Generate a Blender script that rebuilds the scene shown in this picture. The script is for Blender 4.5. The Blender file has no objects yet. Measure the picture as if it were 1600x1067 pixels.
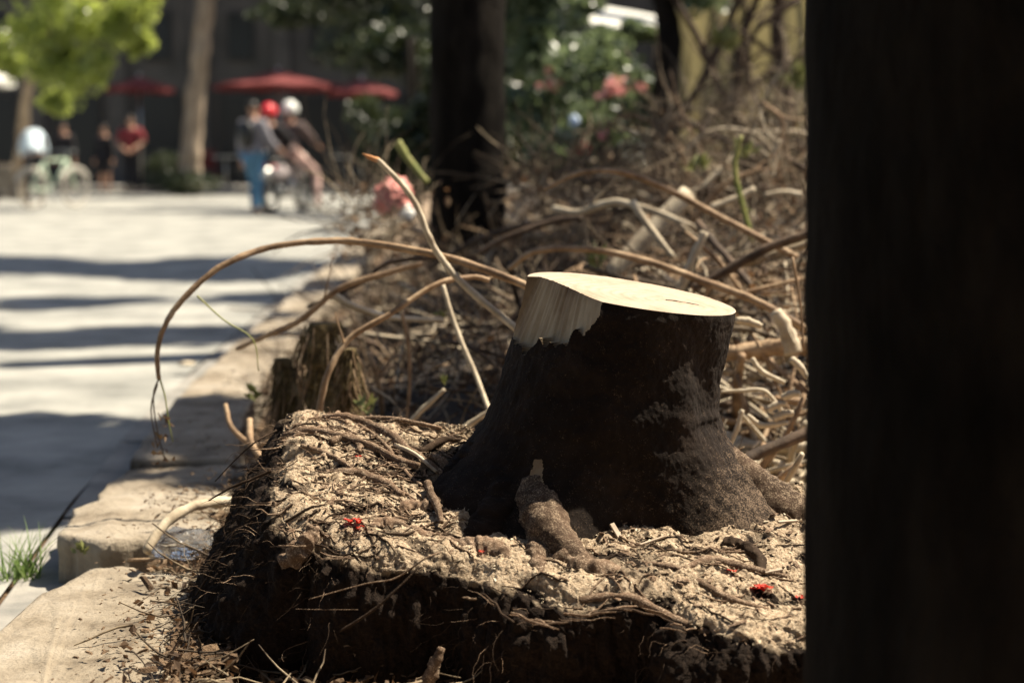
import bpy, bmesh, math, random
import numpy as np
from mathutils import Vector, Matrix, noise
random.seed(7); rng = np.random.default_rng(7)
sc = bpy.context.scene
C = sc.collection

# ------------------------------------------------------------------ camera, light, exposure
F = 2756.0; PITCH = math.radians(6.18); CAMZ = 1.0
cam_d = bpy.data.cameras.new('camera'); cam = bpy.data.objects.new('camera', cam_d); C.objects.link(cam)
cam.location = (0, 0, CAMZ); cam.rotation_euler = (math.radians(90) - PITCH, 0, 0)
cam_d.sensor_width = 36; cam_d.lens = 36 * F / 1600; cam_d.clip_start = .05; cam_d.clip_end = 500
cam_d.dof.use_dof = True; cam_d.dof.focus_distance = 3.33
cam_d.dof.aperture_fstop = cam_d.lens / 23.0; cam_d.dof.aperture_blades = 0
sc.camera = cam
SUN_EL = math.radians(58); SUN_AZ = math.radians(70)          # azimuth from +Y towards +X
SD = Vector((math.sin(SUN_AZ) * math.cos(SUN_EL), math.cos(SUN_AZ) * math.cos(SUN_EL), math.sin(SUN_EL)))
w = bpy.data.worlds.new('World'); sc.world = w; w.use_nodes = True
nt = w.node_tree; bg = nt.nodes['Background']
sky = nt.nodes.new('ShaderNodeTexSky'); sky.sky_type = 'NISHITA'; sky.sun_disc = False
sky.sun_elevation = SUN_EL; sky.sun_rotation = SUN_AZ; sky.dust_density = 2.0
nt.links.new(sky.outputs[0], bg.inputs[0]); bg.inputs[1].default_value = 0.05
sl = bpy.data.lights.new('sun', 'SUN'); sl.energy = 5.0; sl.angle = math.radians(.53); sl.color = (1, .90, .73)
so = bpy.data.objects.new('sun', sl); C.objects.link(so); so.rotation_euler = SD.to_track_quat('Z', 'Y').to_euler()
sc.view_settings.view_transform = 'Standard'; sc.view_settings.look = 'None'
sc.view_settings.exposure = 1.3; sc.view_settings.gamma = 1.0; sc.view_settings.use_curve_mapping = False
sc.cycles.use_denoising = True; sc.cycles.max_bounces = 6; sc.cycles.sample_clamp_indirect = 4

# ------------------------------------------------------------------ helpers
def at(px, py, Y):
    """point of the place seen at this pixel of the 1600 x 1067 photograph, Y metres away"""
    cx = (px - 800) / F; cy = (533.5 - py) / F
    c, s = math.cos(PITCH), math.sin(PITCH)
    d = Vector((cx, c + cy * s, -s + cy * c))
    d *= Y / d.y
    return Vector((d.x, d.y, CAMZ + d.z))
def pxof(p):
    c, s = math.cos(PITCH), math.sin(PITCH)
    v = Vector(p) - Vector((0, 0, CAMZ))
    dep = v.y * c - v.z * s; up = v.y * s + v.z * c
    return 800 + F * v.x / dep, 533.5 - F * up / dep

def tag(o, label=None, cat=None, group=None, kind=None):
    if label: o['label'] = label
    if cat: o['category'] = cat
    if group: o['group'] = group
    if kind: o['kind'] = kind
    return o
def empty(name, loc=(0, 0, 0), rz=0, parent=None):
    o = bpy.data.objects.new(name, None); C.objects.link(o); o.location = loc; o.rotation_euler = (0, 0, rz)
    o.empty_display_size = .1
    if parent: o.parent = parent
    return o
def link(name, me, mat=None, parent=None):
    o = bpy.data.objects.new(name, me); C.objects.link(o)
    if mat is not None and not me.materials: me.materials.append(mat)
    if parent is not None:
        o.parent = parent
    return o
def kids(o): return [c for c in bpy.data.objects if c.parent == o]
def copy_tree(o, parent=None):
    c = o.copy(); C.objects.link(c); c.parent = parent
    for ch in kids(o): copy_tree(ch, c)
    return c
class MB:
    """collects vertices and faces of ONE mesh"""
    def __init__(s): s.v = []; s.f = []; s.n = 0
    def add(s, V, Fc):
        V = np.asarray(V, dtype=float).reshape(-1, 3)
        s.v.append(V); n = s.n
        s.f.extend([tuple(int(i) + n for i in f) for f in Fc]); s.n += len(V); return s
    def box(s, c, size, rz=0, M=None):
        x, y, z = (d / 2 for d in size)
        V = [(-x,-y,-z),(x,-y,-z),(x,y,-z),(-x,y,-z),(-x,-y,z),(x,-y,z),(x,y,z),(-x,y,z)]
        R = M or Matrix.Rotation(rz, 3, 'Z')
        V = [tuple(R @ Vector(p) + Vector(c)) for p in V]
        return s.add(V, [(3,2,1,0),(4,5,6,7),(0,1,5,4),(1,2,6,5),(2,3,7,6),(3,0,4,7)])
    def tube(s, pts, rad, k=8, cap=True, rough=0, res=1):
        V, Fc = tube(pts, rad, k, cap, rough, res); return s.add(V, Fc)
    def ball(s, c, r, seg=16, rings=10, top=0.0, bot=1.0):
        if not hasattr(r, '__len__'): r = (r, r, r)
        V = []; Fc = []
        for i in range(rings + 1):
            a = math.pi * (top + (bot - top) * i / rings)
            for j in range(seg):
                b = 2 * math.pi * j / seg
                V.append((c[0] + r[0] * math.sin(a) * math.cos(b), c[1] + r[1] * math.sin(a) * math.sin(b), c[2] + r[2] * math.cos(a)))
        for i in range(rings):
            for j in range(seg):
                Fc.append((i*seg+j, (i+1)*seg+j, (i+1)*seg+(j+1) % seg, i*seg+(j+1) % seg))
        return s.add(V, Fc)
    def torus(s, c, R, r, axis='X', seg=32, k=8):
        V = []; Fc = []
        for i in range(seg):
            a = 2 * math.pi * i / seg
            for j in range(k):
                b = 2 * math.pi * j / k
                p = ((R + r*math.cos(b))*math.cos(a), (R + r*math.cos(b))*math.sin(a), r*math.sin(b))
                if axis == 'X': p = (p[2], p[0], p[1])
                elif axis == 'Y': p = (p[0], p[2], p[1])
                V.append((p[0]+c[0], p[1]+c[1], p[2]+c[2]))
        for i in range(seg):
            for j in range(k):
                Fc.append((i*k+j, ((i+1) % seg)*k+j, ((i+1) % seg)*k+(j+1) % k, i*k+(j+1) % k))
        return s.add(V, Fc)
    def mesh(s, name, smooth=True):
        me = bpy.data.meshes.new(name)
        V = np.concatenate(s.v) if s.v else np.zeros((0, 3))
        me.from_pydata(V.tolist(), [], s.f); me.update()
        if smooth: me.polygons.foreach_set('use_smooth', [True]*len(me.polygons))
        return me
    def build(s, name, mat, parent=None, smooth=True, bevel=0):
        o = link(name, s.mesh(name, smooth), mat, parent)
        if bevel:
            m = o.modifiers.new('b', 'BEVEL'); m.width = bevel; m.segments = 2; m.limit_method = 'ANGLE'
        return o
def resample(P, n):
    P = np.asarray([tuple(p) for p in P], float)
    if len(P) == 2: return P[0] + (P[1]-P[0]) * np.linspace(0, 1, n)[:, None]
    E = np.vstack([2*P[0]-P[1], P, 2*P[-1]-P[-2]])
    out = []; L = len(P) - 1
    for t in np.linspace(0, L, n):
        i = min(int(t), L-1); u = t - i
        a, b, c, d = E[i], E[i+1], E[i+2], E[i+3]
        out.append(.5*((2*b)+(-a+c)*u+(2*a-5*b+4*c-d)*u*u+(-a+3*b-3*c+d)*u**3))
    return np.array(out)
def tube(pts, rad, k=8, cap=True, rough=0, res=1):
    """a tapering tube along pts; rad a number, (r0, r1) or a list"""
    n = max(2, int((len(pts)-1)*res)+1)
    P = resample(pts, n) if res > 1 else np.asarray([tuple(p) for p in pts], float)
    n = len(P)
    if not hasattr(rad, '__len__'): rad = (rad, rad)
    R = np.interp(np.linspace(0, 1, n), np.linspace(0, 1, len(rad)), rad)
    T = np.gradient(P, axis=0); T /= np.linalg.norm(T, axis=1)[:, None] + 1e-12
    up = np.array([0, 0, 1.]) if abs(T[0][2]) < .9 else np.array([1., 0, 0])
    N = np.cross(T[0], up); N /= np.linalg.norm(N)
    V = []; a = np.arange(k) * 2*math.pi/k
    ph = random.random()*100; fq = .55 if res < 14 else .55*7/res
    for i in range(n):
        N = N - T[i]*np.dot(N, T[i]); N /= np.linalg.norm(N) + 1e-12
        B = np.cross(T[i], N)
        rr = R[i]
        if rough:
            rr = np.array([R[i]*(1+rough*(noise.noise(Vector((ph+i*fq, math.cos(x)*.9, math.sin(x)*.9)))*1.0)) for x in a])[:, None]
        V.append(P[i] + rr*(np.cos(a)[:, None]*N + np.sin(a)[:, None]*B))
    V = np.concatenate(V); Fc = []
    for i in range(n-1):
        for j in range(k):
            Fc.append((i*k+j, i*k+(j+1) % k, (i+1)*k+(j+1) % k, (i+1)*k+j))
    if cap:
        Fc.append(tuple(range(k))[::-1]); Fc.append(tuple((n-1)*k+j for j in range(k)))
    return V, Fc
def npmesh(name, V, Q, smooth=False):
    """V (n,3), Q (m,k) arrays -> mesh, quickly"""
    me = bpy.data.meshes.new(name); V = np.asarray(V, np.float32); Q = np.asarray(Q, np.int32)
    k = Q.shape[1]
    me.vertices.add(len(V)); me.vertices.foreach_set('co', V.ravel())
    me.loops.add(Q.size); me.loops.foreach_set('vertex_index', Q.ravel())
    me.polygons.add(len(Q)); me.polygons.foreach_set('loop_start', np.arange(0, Q.size, k, dtype=np.int32))
    me.polygons.foreach_set('loop_total', np.full(len(Q), k, np.int32))
    me.polygons.foreach_set('use_smooth', np.full(len(Q), smooth))
    me.update(calc_edges=True); me.validate(); return me
# vectorised gradient noise
_perm = rng.permutation(256); _perm = np.concatenate([_perm, _perm, _perm])
_g = rng.normal(size=(256, 3)); _g /= np.linalg.norm(_g, axis=1)[:, None]
def pn(P):
    P = np.asarray(P, float); I = np.floor(P).astype(int); Fr = P - I; I &= 255
    u = Fr*Fr*Fr*(Fr*(Fr*6-15)+10); out = 0
    for dx in (0, 1):
        for dy in (0, 1):
            for dz in (0, 1):
                h = _perm[_perm[_perm[(I[:, 0]+dx) & 255] + ((I[:, 1]+dy) & 255)] + ((I[:, 2]+dz) & 255)]
                d = (_g[h]*(Fr-np.array([dx, dy, dz]))).sum(1)
                wt = (u[:, 0] if dx else 1-u[:, 0])*(u[:, 1] if dy else 1-u[:, 1])*(u[:, 2] if dz else 1-u[:, 2])
                out = out + d*wt
    return out*1.6
def fbm(P, oct=4, gain=.5):
    P = np.asarray(P, float); s = 0; a = 1
    for o in range(oct): s = s + a*pn(P*2**o + 17.3*o); a *= gain
    return s
def sm(a, b, x):
    t = np.clip((x-a)/(b-a), 0, 1); return t*t*(3-2*t)
def rnd(a, b): return a + (b-a)*random.random()

# ------------------------------------------------------------------ materials
class M:
    pass
def newmat(name):
    m = bpy.data.materials.new(name); m.use_nodes = True; n = m.node_tree
    return m, n, n.nodes['Principled BSDF'], n.nodes['Material Output']
def N(n, t, **kw):
    x = n.nodes.new(t)
    for k, v in kw.items():
        if k in x.inputs.keys(): x.inputs[k].default_value = v
        else: setattr(x, k, v)
    return x
def ramp(n, src, stops):
    r = N(n, 'ShaderNodeValToRGB'); e = r.color_ramp.elements
    while len(e) < len(stops): e.new(.5)
    for el, (p, c) in zip(e, stops):
        el.position = p; el.color = (c[0], c[1], c[2], 1) if hasattr(c, '__len__') else (c, c, c, 1)
    n.links.new(src, r.inputs[0]); return r
def pm(name, cols, scale=8, rough=.8, bump=.2, bscale=None, detail=8, stretch=(1, 1, 1), spec=.3, bdist=.01, trans=0, trcol=None):
    """mottled procedural material: colours picked by a noise, relief by a finer one"""
    m, n, b, out = newmat(name); L = n.links.new
    tc = N(n, 'ShaderNodeTexCoord'); mp = N(n, 'ShaderNodeMapping'); mp.inputs['Scale'].default_value = stretch
    L(tc.outputs['Object'], mp.inputs[0])
    nz = N(n, 'ShaderNodeTexNoise', Scale=scale, Detail=detail, Roughness=.62); L(mp.outputs[0], nz.inputs['Vector'])
    k = len(cols)
    r = ramp(n, nz.outputs[0], [(.32 + .36*i/max(1, k-1), c) for i, c in enumerate(cols)])
    L(r.outputs[0], b.inputs['Base Color']); b.inputs['Roughness'].default_value = rough
    b.inputs['Specular IOR Level'].default_value = spec
    if bump:
        n2 = N(n, 'ShaderNodeTexNoise', Scale=bscale or scale*5, Detail=6, Roughness=.65); L(mp.outputs[0], n2.inputs['Vector'])
        bp = N(n, 'ShaderNodeBump', Strength=bump, Distance=bdist); L(n2.outputs[0], bp.inputs['Height']); L(bp.outputs[0], b.inputs['Normal'])
    if trans:
        tr = N(n, 'ShaderNodeBsdfTranslucent'); mx = N(n, 'ShaderNodeMixShader'); mx.inputs[0].default_value = trans
        if trcol: tr.inputs[0].default_value = (*trcol, 1)
        else: L(r.outputs[0], tr.inputs[0])
        L(b.outputs[0], mx.inputs[1]); L(tr.outputs[0], mx.inputs[2]); L(mx.outputs[0], out.inputs[0])
    return m
M.asphalt = pm('asphalt', [(.148, .148, .133), (.217, .215, .195), (.29, .285, .255), (.35, .34, .305)], 2.2, .92, .5, 120, bdist=.006)
M.concrete = pm('concrete', [(.10, .075, .05), (.22, .18, .13), (.29, .245, .185), (.34, .295, .235)], 5, .92, .9, 55, bdist=.010)
M.gutter = pm('gutter_concrete', [(.13, .13, .12), (.24, .225, .2), (.32, .30, .26)], 4, .9, .4, 80, bdist=.006)
M.dirt = pm('dirt', [(.05, .03, .018), (.15, .095, .055), (.30, .21, .13)], 7, .95, .9, 60, bdist=.02)
M.deadleaf = pm('dead_leaf', [(.02, .012, .007), (.09, .053, .028), (.38, .27, .16)], 3, .7, .1, trans=.15, trcol=(.30, .16, .08))
M.twig_pale = pm('twig_pale', [(.24, .185, .125), (.43, .355, .25), (.58, .50, .37)], 14, .75, .5, 90, stretch=(1, 1, 1), bdist=.003)
M.twig_tan = pm('twig_tan', [(.10, .06, .034), (.27, .175, .10), (.44, .32, .20)], 16, .75, .5, 90, bdist=.003)
M.twig_dark = pm('twig_dark', [(.025, .016, .011), (.07, .045, .028), (.13, .085, .055)], 14, .8, .5, 80, bdist=.004)
M.twig_green = pm('twig_green', [(.12, .15, .03), (.24, .25, .07), (.34, .31, .12)], 14, .6, .2, 80, bdist=.002)
M.twig_litter = pm('twig_litter', [(.010, .007, .005), (.07, .047, .028), (.48, .38, .25)], 3.5, .8, .4, 90, bdist=.003)
M.moss = pm('mossy_bark', [(.03, .022, .012), (.12, .085, .035), (.26, .19, .09)], 30, .95, 1, 110, bdist=.015)
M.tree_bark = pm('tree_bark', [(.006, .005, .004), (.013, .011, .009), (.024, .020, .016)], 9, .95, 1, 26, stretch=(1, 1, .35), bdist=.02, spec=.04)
M.tan_bark = pm('tan_bark', [(.16, .12, .085), (.27, .21, .15), (.36, .29, .21)], 5, .9, .8, 20, stretch=(1, 1, .4), bdist=.02)
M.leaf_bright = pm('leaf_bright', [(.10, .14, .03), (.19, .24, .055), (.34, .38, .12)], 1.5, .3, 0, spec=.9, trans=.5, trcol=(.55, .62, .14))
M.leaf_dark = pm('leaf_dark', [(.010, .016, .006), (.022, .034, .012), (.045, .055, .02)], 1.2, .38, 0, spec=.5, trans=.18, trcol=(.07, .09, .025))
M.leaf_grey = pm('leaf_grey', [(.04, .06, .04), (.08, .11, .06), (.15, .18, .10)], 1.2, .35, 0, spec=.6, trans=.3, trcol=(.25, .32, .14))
M.grass = pm('grass_blade', [(.06, .11, .03), (.12, .19, .05), (.25, .30, .12)], 12, .6, 0, trans=.35, trcol=(.26, .38, .10))
M.pink = pm('pink_blossom', [(.60, .22, .20), (.78, .42, .38), (.85, .60, .52)], 5, .6, 0, trans=.4)
M.petal = pm('red_petal', [(.32, .02, .012), (.60, .05, .03), (.72, .12, .07)], 60, .6, .2, trans=.3)
def plain(name, c, rough=.6, **k): 
    return pm(name, [tuple(x*.82 for x in c), c, tuple(min(1, x*1.15) for x in c)], 12, rough, .1, 60, bdist=.002, **k)
def metal(name, c, rough=.3):
    m = plain(name, c, rough); m.node_tree.nodes['Principled BSDF'].inputs['Metallic'].default_value = 1; return m

def soil_material():
    m, n, b, out = newmat('sandy_soil'); L = n.links.new
    tc = N(n, 'ShaderNodeTexCoord'); g = N(n, 'ShaderNodeNewGeometry')
    n1 = N(n, 'ShaderNodeTexNoise', Scale=7, Detail=8, Roughness=.62); L(tc.outputs['Object'], n1.inputs['Vector'])
    n2 = N(n, 'ShaderNodeTexNoise', Scale=140, Detail=6, Roughness=.75); L(tc.outputs['Object'], n2.inputs['Vector'])
    vo = N(n, 'ShaderNodeTexVoronoi', Scale=260); L(tc.outputs['Object'], vo.inputs['Vector'])
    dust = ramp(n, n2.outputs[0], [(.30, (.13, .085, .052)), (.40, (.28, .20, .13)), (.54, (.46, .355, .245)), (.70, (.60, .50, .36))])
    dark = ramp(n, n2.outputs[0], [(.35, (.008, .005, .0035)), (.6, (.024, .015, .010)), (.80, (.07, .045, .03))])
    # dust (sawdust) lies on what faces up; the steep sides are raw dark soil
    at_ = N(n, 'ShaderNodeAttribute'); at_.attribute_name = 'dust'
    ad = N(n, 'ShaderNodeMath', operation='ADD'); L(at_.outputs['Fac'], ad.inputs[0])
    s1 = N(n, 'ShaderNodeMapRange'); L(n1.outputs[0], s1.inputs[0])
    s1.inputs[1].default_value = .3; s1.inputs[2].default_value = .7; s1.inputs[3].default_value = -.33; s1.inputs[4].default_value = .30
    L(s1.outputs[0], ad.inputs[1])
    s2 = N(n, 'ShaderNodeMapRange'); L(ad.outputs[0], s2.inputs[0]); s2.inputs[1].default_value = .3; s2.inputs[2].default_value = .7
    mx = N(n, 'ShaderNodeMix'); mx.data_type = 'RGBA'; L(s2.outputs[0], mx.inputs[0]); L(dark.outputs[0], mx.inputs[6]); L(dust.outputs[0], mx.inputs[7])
    L(mx.outputs[2], b.inputs['Base Color']); b.inputs['Roughness'].default_value = .95; b.inputs['Specular IOR Level'].default_value = .15
    b1 = N(n, 'ShaderNodeBump', Strength=.9, Distance=.006); L(n2.outputs[0], b1.inputs['Height'])
    b2 = N(n, 'ShaderNodeBump', Strength=.5, Distance=.003); L(vo.outputs['Distance'], b2.inputs['Height']); L(b1.outputs[0], b2.inputs['Normal'])
    L(b2.outputs[0], b.inputs['Normal'])
    return m
M.soil = soil_material()
def bark_material(name, base, lo=.60, hi=.80, dust=(.36, .27, .19), low=0):
    m, n, b, out = newmat(name); L = n.links.new
    tc = N(n, 'ShaderNodeTexCoord')
    n1 = N(n, 'ShaderNodeTexNoise', Scale=12, Detail=8, Roughness=.6); L(tc.outputs['Object'], n1.inputs['Vector'])
    n2 = N(n, 'ShaderNodeTexNoise', Scale=330, Detail=3, Roughness=.8); L(tc.outputs['Object'], n2.inputs['Vector'])
    n4 = N(n, 'ShaderNodeTexNoise', Scale=60, Detail=5, Roughness=.7); L(tc.outputs['Object'], n4.inputs['Vector'])
    base_r = ramp(n, n1.outputs[0], [(.3, tuple(x*.55 for x in base)), (.5, base), (.72, tuple(min(1, x*1.9) for x in base))])
    sp = N(n, 'ShaderNodeMath', operation='ADD'); L(n2.outputs[0], sp.inputs[0])
    s3 = N(n, 'ShaderNodeMapRange'); L(n4.outputs[0], s3.inputs[0]); s3.inputs[3].default_value = -.30; s3.inputs[4].default_value = .30; L(s3.outputs[0], sp.inputs[1])
    spo = sp.outputs[0]
    if low:
        at_ = N(n, 'ShaderNodeAttribute'); at_.attribute_name = 'low'
        s4 = N(n, 'ShaderNodeMath', operation='MULTIPLY_ADD'); L(at_.outputs['Fac'], s4.inputs[0]); s4.inputs[1].default_value = low; L(spo, s4.inputs[2]); spo = s4.outputs[0]
    msk = ramp(n, spo, [(lo, 0), (hi, 1)])
    mx = N(n, 'ShaderNodeMix'); mx.data_type = 'RGBA'; L(msk.outputs[0], mx.inputs[0]); L(base_r.outputs[0], mx.inputs[6]); mx.inputs[7].default_value = (*dust, 1)
    L(mx.outputs[2], b.inputs['Base Color']); b.inputs['Roughness'].default_value = .9; b.inputs['Specular IOR Level'].default_value = .12
    b1 = N(n, 'ShaderNodeBump', Strength=.9, Distance=.004); L(n4.outputs[0], b1.inputs['Height'])
    b2 = N(n, 'ShaderNodeBump', Strength=.6, Distance=.0015); L(n2.outputs[0], b2.inputs['Height']); L(b1.outputs[0], b2.inputs['Normal'])
    L(b2.outputs[0], b.inputs['Normal']); return m
M.bark = bark_material('stump_bark', (.013, .0085, .006), .63, .86, (.17, .12, .082), .13)
M.root = bark_material('root_bark', (.11, .07, .045), .5, .68, (.36, .27, .19))
M.root_dark = bark_material('root_bark_dark', (.035, .022, .014), .6, .8, (.2, .14, .09))
M.root_mid = bark_material('root_bark_mid', (.06, .038, .025), .5, .72, (.30, .225, .155))
def cutwood_material():
    m, n, b, out = newmat('cut_wood'); L = n.links.new
    tc = N(n, 'ShaderNodeTexCoord'); mp = N(n, 'ShaderNodeMapping'); L(tc.outputs['Object'], mp.inputs[0])
    wv = N(n, 'ShaderNodeTexWave', Scale=14, Distortion=1.2, Detail=3); wv.wave_type = 'RINGS'; wv.rings_direction = 'Z'
    wv.inputs['Detail Scale'].default_value = 1.2; L(mp.outputs[0], wv.inputs['Vector'])
    n1 = N(n, 'ShaderNodeTexNoise', Scale=9, Detail=6, Roughness=.6); L(tc.outputs['Object'], n1.inputs['Vector'])
    mp2 = N(n, 'ShaderNodeMapping'); mp2.inputs['Scale'].default_value = (1, .12, 1); mp2.inputs['Rotation'].default_value = (0, 0, 1.2); L(tc.outputs['Object'], mp2.inputs[0])
    n3 = N(n, 'ShaderNodeTexNoise', Scale=240, Detail=3, Roughness=.6); L(mp2.outputs[0], n3.inputs['Vector'])
    r1 = ramp(n, wv.outputs[0], [(0, (.33, .255, .18)), (.3, (.36, .285, .205)), (1, (.38, .305, .225))])
    r2 = ramp(n, n1.outputs[0], [(.36, (.66, .54, .42)), (.52, (1, 1, 1))])
    mx = N(n, 'ShaderNodeMix'); mx.data_type = 'RGBA'; mx.blend_type = 'MULTIPLY'; mx.inputs[0].default_value = .55
    L(r1.outputs[0], mx.inputs[6]); L(r2.outputs[0], mx.inputs[7]); L(mx.outputs[2], b.inputs['Base Color'])
    b.inputs['Roughness'].default_value = .7
    bp = N(n, 'ShaderNodeBump', Strength=.35, Distance=.0015); L(n3.outputs[0], bp.inputs['Height']); L(bp.outputs[0], b.inputs['Normal'])
    return m
M.cut = cutwood_material()
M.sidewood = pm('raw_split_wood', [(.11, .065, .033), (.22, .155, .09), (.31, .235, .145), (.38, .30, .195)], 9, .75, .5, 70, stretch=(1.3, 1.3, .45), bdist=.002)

# ------------------------------------------------------------------ setting: ground, road, kerb, verge
def KX(Y): return -0.975 - .10*(np.minimum(Y, 6.5)-3.7) - .032*np.maximum(Y-6.5, 0)              # road-side edge of the kerb
def sheet(name, x0, x1, y0, y1, z, mat, nx=2, ny=2):
    me = npmesh(name, [(x0, y0, z), (x1, y0, z), (x1, y1, z), (x0, y1, z)], [(0, 1, 2, 3)])
    return tag(link(name, me, mat), kind='structure')
sheet('ground', -160, 160, -60, 260, -.03, M.dirt)
mb = MB(); ys = [-4, 2, 3.2, 5, 8, 12, 20, 42.0]
mb.add([(-90, y, 0) for y in ys] + [(KX(y)-.16, y, 0) for y in ys], [(i, len(ys)+i, len(ys)+i+1, i+1) for i in range(len(ys)-1)])
tag(mb.build('road', M.asphalt, smooth=False), kind='structure')
gut = MB()
gs = empty('gutter'); tag(gs, kind='structure')
y = 1.0
while y < 30:
    L_ = 1.25 if y < 20 else 3
    x0 = -.15; g = .014
    z = .004 + rnd(-.003, .004)
    b_ = MB(); 
    P = [(KX(y+g)+x0, y+g), (KX(y+g)+.01, y+g), (KX(y+L_-g)+.01, y+L_-g), (KX(y+L_-g)+x0, y+L_-g)]
    b_.add([(a, c, z+rnd(-.003, .003)) for a, c in P] + [(a, c, -.02) for a, c in P], [(0,1,2,3),(0,4,5,1),(1,5,6,2),(2,6,7,3),(3,7,4,0)])
    b_.build('gutter_slab', M.gutter, gs, smooth=False, bevel=.006)
    y += L_
def stone(parent, name, corners, ztop, zbot, tilt=(0, 0), jag=.012, mat=None, n=14):
    """a concrete block with a broken, uneven outline and worn top"""
    c = np.array(corners, float); cen = c.mean(0)
    ring = []
    for i in range(len(c)):
        a, b = c[i], c[(i+1) % len(c)]
        for t in np.linspace(0, 1, n, endpoint=False): ring.append(a+(b-a)*t)
    ring = np.array(ring); m_ = len(ring)
    sd = random.random()*50
    nn = pn(np.c_[ring*9, np.full(m_, sd)])*jag + pn(np.c_[ring*40, np.full(m_, sd)])*jag*.4
    d = ring-cen; d /= np.linalg.norm(d, axis=1)[:, None]; ring = ring + d*nn[:, None]
    rows = []
    for f, dz in ((0.02, .004), (.15, .004), (.3, .004), (.45, .004), (.6, .003), (.75, .002), (.87, .0), (.95, -.001), (.985, -.003), (1.0, -.012), (1.008, -.03), (.99, -.055), (1.0, None)):
        p = cen + (ring-cen)*f
        z = ztop + (p-cen) @ np.array(tilt) + (dz if dz is not None else 0)
        z = z + pn(np.c_[p*12, np.full(m_, sd)])*.010 + pn(np.c_[p*45, np.full(m_, sd)])*.004
        if dz is None: z = np.full(m_, zbot)
        rows.append(np.c_[p, z])
    V = np.concatenate(rows); Q = []
    for r in range(len(rows)-1):
        for j in range(m_):
            Q.append((r*m_+j, (r+1)*m_+j, (r+1)*m_+(j+1) % m_, r*m_+(j+1) % m_))
    me = npmesh(name, V, Q, True)
    bm = bmesh.new(); bm.from_mesh(me)
    bm.verts.ensure_lookup_table(); bm.faces.new([bm.verts[j] for j in range(m_)]); bmesh.ops.recalc_face_normals(bm, faces=bm.faces)
    bm.to_mesh(me); bm.free()
    return link(name, me, mat or M.concrete, parent)
kerb = tag(empty('kerb'), kind='structure')
W_ = .29
stone(kerb, 'kerb_stone', [(-1.00, 1.2), (-.60, 1.2), (-.58, 3.66), (-.68, 3.80), (-.90, 3.86), (-.99, 3.60)], .085, -.03, (.02, 0), .035)
stone(kerb, 'kerb_stone', [(-1.06, 4.00), (-.93, 3.93), (-.70, 4.04), (-.76, 5.05), (-1.12, 5.05)], .108, .0, (.03, -.03), .035)
y = 5.08
while y < 34:
    L_ = .98 if y < 14 else 2.5
    stone(kerb, 'kerb_stone', [(KX(y), y), (KX(y)+W_+rnd(-.02, .03), y), (KX(y+L_)+W_, y+L_-.02), (KX(y+L_), y+L_-.02)], (.095 if y < 8 else .085)+rnd(-.008, .01), -.03, (rnd(-.02, .03), 0), .010, n=8)
    y += L_
# raised far pavement and its kerb across the street
fp = MB(); fp.box((-30, 46.2, .03), (140, 8, .16)); tag(fp.build('far_pavement', M.gutter, smooth=False), kind='structure')

def verge_h(X, Y):
    """soil of the verge with the mound the cut brush lies on"""
    e = sm(0, .35, X-(KX(Y)+.30))
    h = .03 + .03*e
    left = sm(-.78, -.1, X + .05*(Y-5))
    m_ = left*sm(4.15, 6.0, Y)*(1-sm(11, 15, Y))
    h = h + m_*(.30 + .22*sm(.2, 1.3, X))*(.75+.25*sm(5, 8, Y))
    return h
xs = np.concatenate([np.linspace(-1.0, 2.6, 200), np.linspace(2.8, 14, 40)]); ys = np.concatenate([np.linspace(.8, 8, 260), np.geomspace(8.1, 41.8, 90)])
XX, YY = np.meshgrid(xs, ys); 
XX = XX + (KX(YY)-KX(3.7))*(1-sm(-1.0, 2.5, XX)) + .42
P = np.c_[XX.ravel(), YY.ravel(), np.zeros(XX.size)]
Z = verge_h(P[:, 0], P[:, 1]) + fbm(P*2.2, 3)*.02 + fbm(P*11, 3)*.012
P[:, 2] = Z; nx = len(xs); ny = len(ys)
idx = np.arange(nx*ny).reshape(ny, nx)
Q = np.stack([idx[:-1, :-1], idx[:-1, 1:], idx[1:, 1:], idx[1:, :-1]], -1).reshape(-1, 4)
vo_ = tag(link('soil_verge', npmesh('soil_verge', P, Q, True), None), kind='structure')
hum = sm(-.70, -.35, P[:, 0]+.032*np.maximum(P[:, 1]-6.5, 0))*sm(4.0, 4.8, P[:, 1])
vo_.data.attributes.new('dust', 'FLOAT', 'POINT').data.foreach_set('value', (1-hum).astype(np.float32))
def verge_material():
    m, n, b, out = newmat('verge_soil'); L = n.links.new
    tc = N(n, 'ShaderNodeTexCoord'); nz = N(n, 'ShaderNodeTexNoise', Scale=7, Detail=9, Roughness=.65); L(tc.outputs['Object'], nz.inputs['Vector'])
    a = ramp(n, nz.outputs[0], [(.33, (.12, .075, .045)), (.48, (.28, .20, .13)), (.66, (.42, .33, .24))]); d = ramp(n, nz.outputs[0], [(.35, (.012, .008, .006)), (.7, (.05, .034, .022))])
    at_ = N(n, 'ShaderNodeAttribute'); at_.attribute_name = 'dust'; mx = N(n, 'ShaderNodeMix'); mx.data_type = 'RGBA'
    L(at_.outputs['Fac'], mx.inputs[0]); L(d.outputs[0], mx.inputs[6]); L(a.outputs[0], mx.inputs[7]); L(mx.outputs[2], b.inputs['Base Color']); b.inputs['Roughness'].default_value = .95
    n2 = N(n, 'ShaderNodeTexNoise', Scale=60, Detail=6); L(tc.outputs['Object'], n2.inputs['Vector']); bp = N(n, 'ShaderNodeBump', Strength=.9, Distance=.02); L(n2.outputs[0], bp.inputs['Height']); L(bp.outputs[0], b.inputs['Normal']); return m
vo_.data.materials.append(verge_material())

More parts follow.
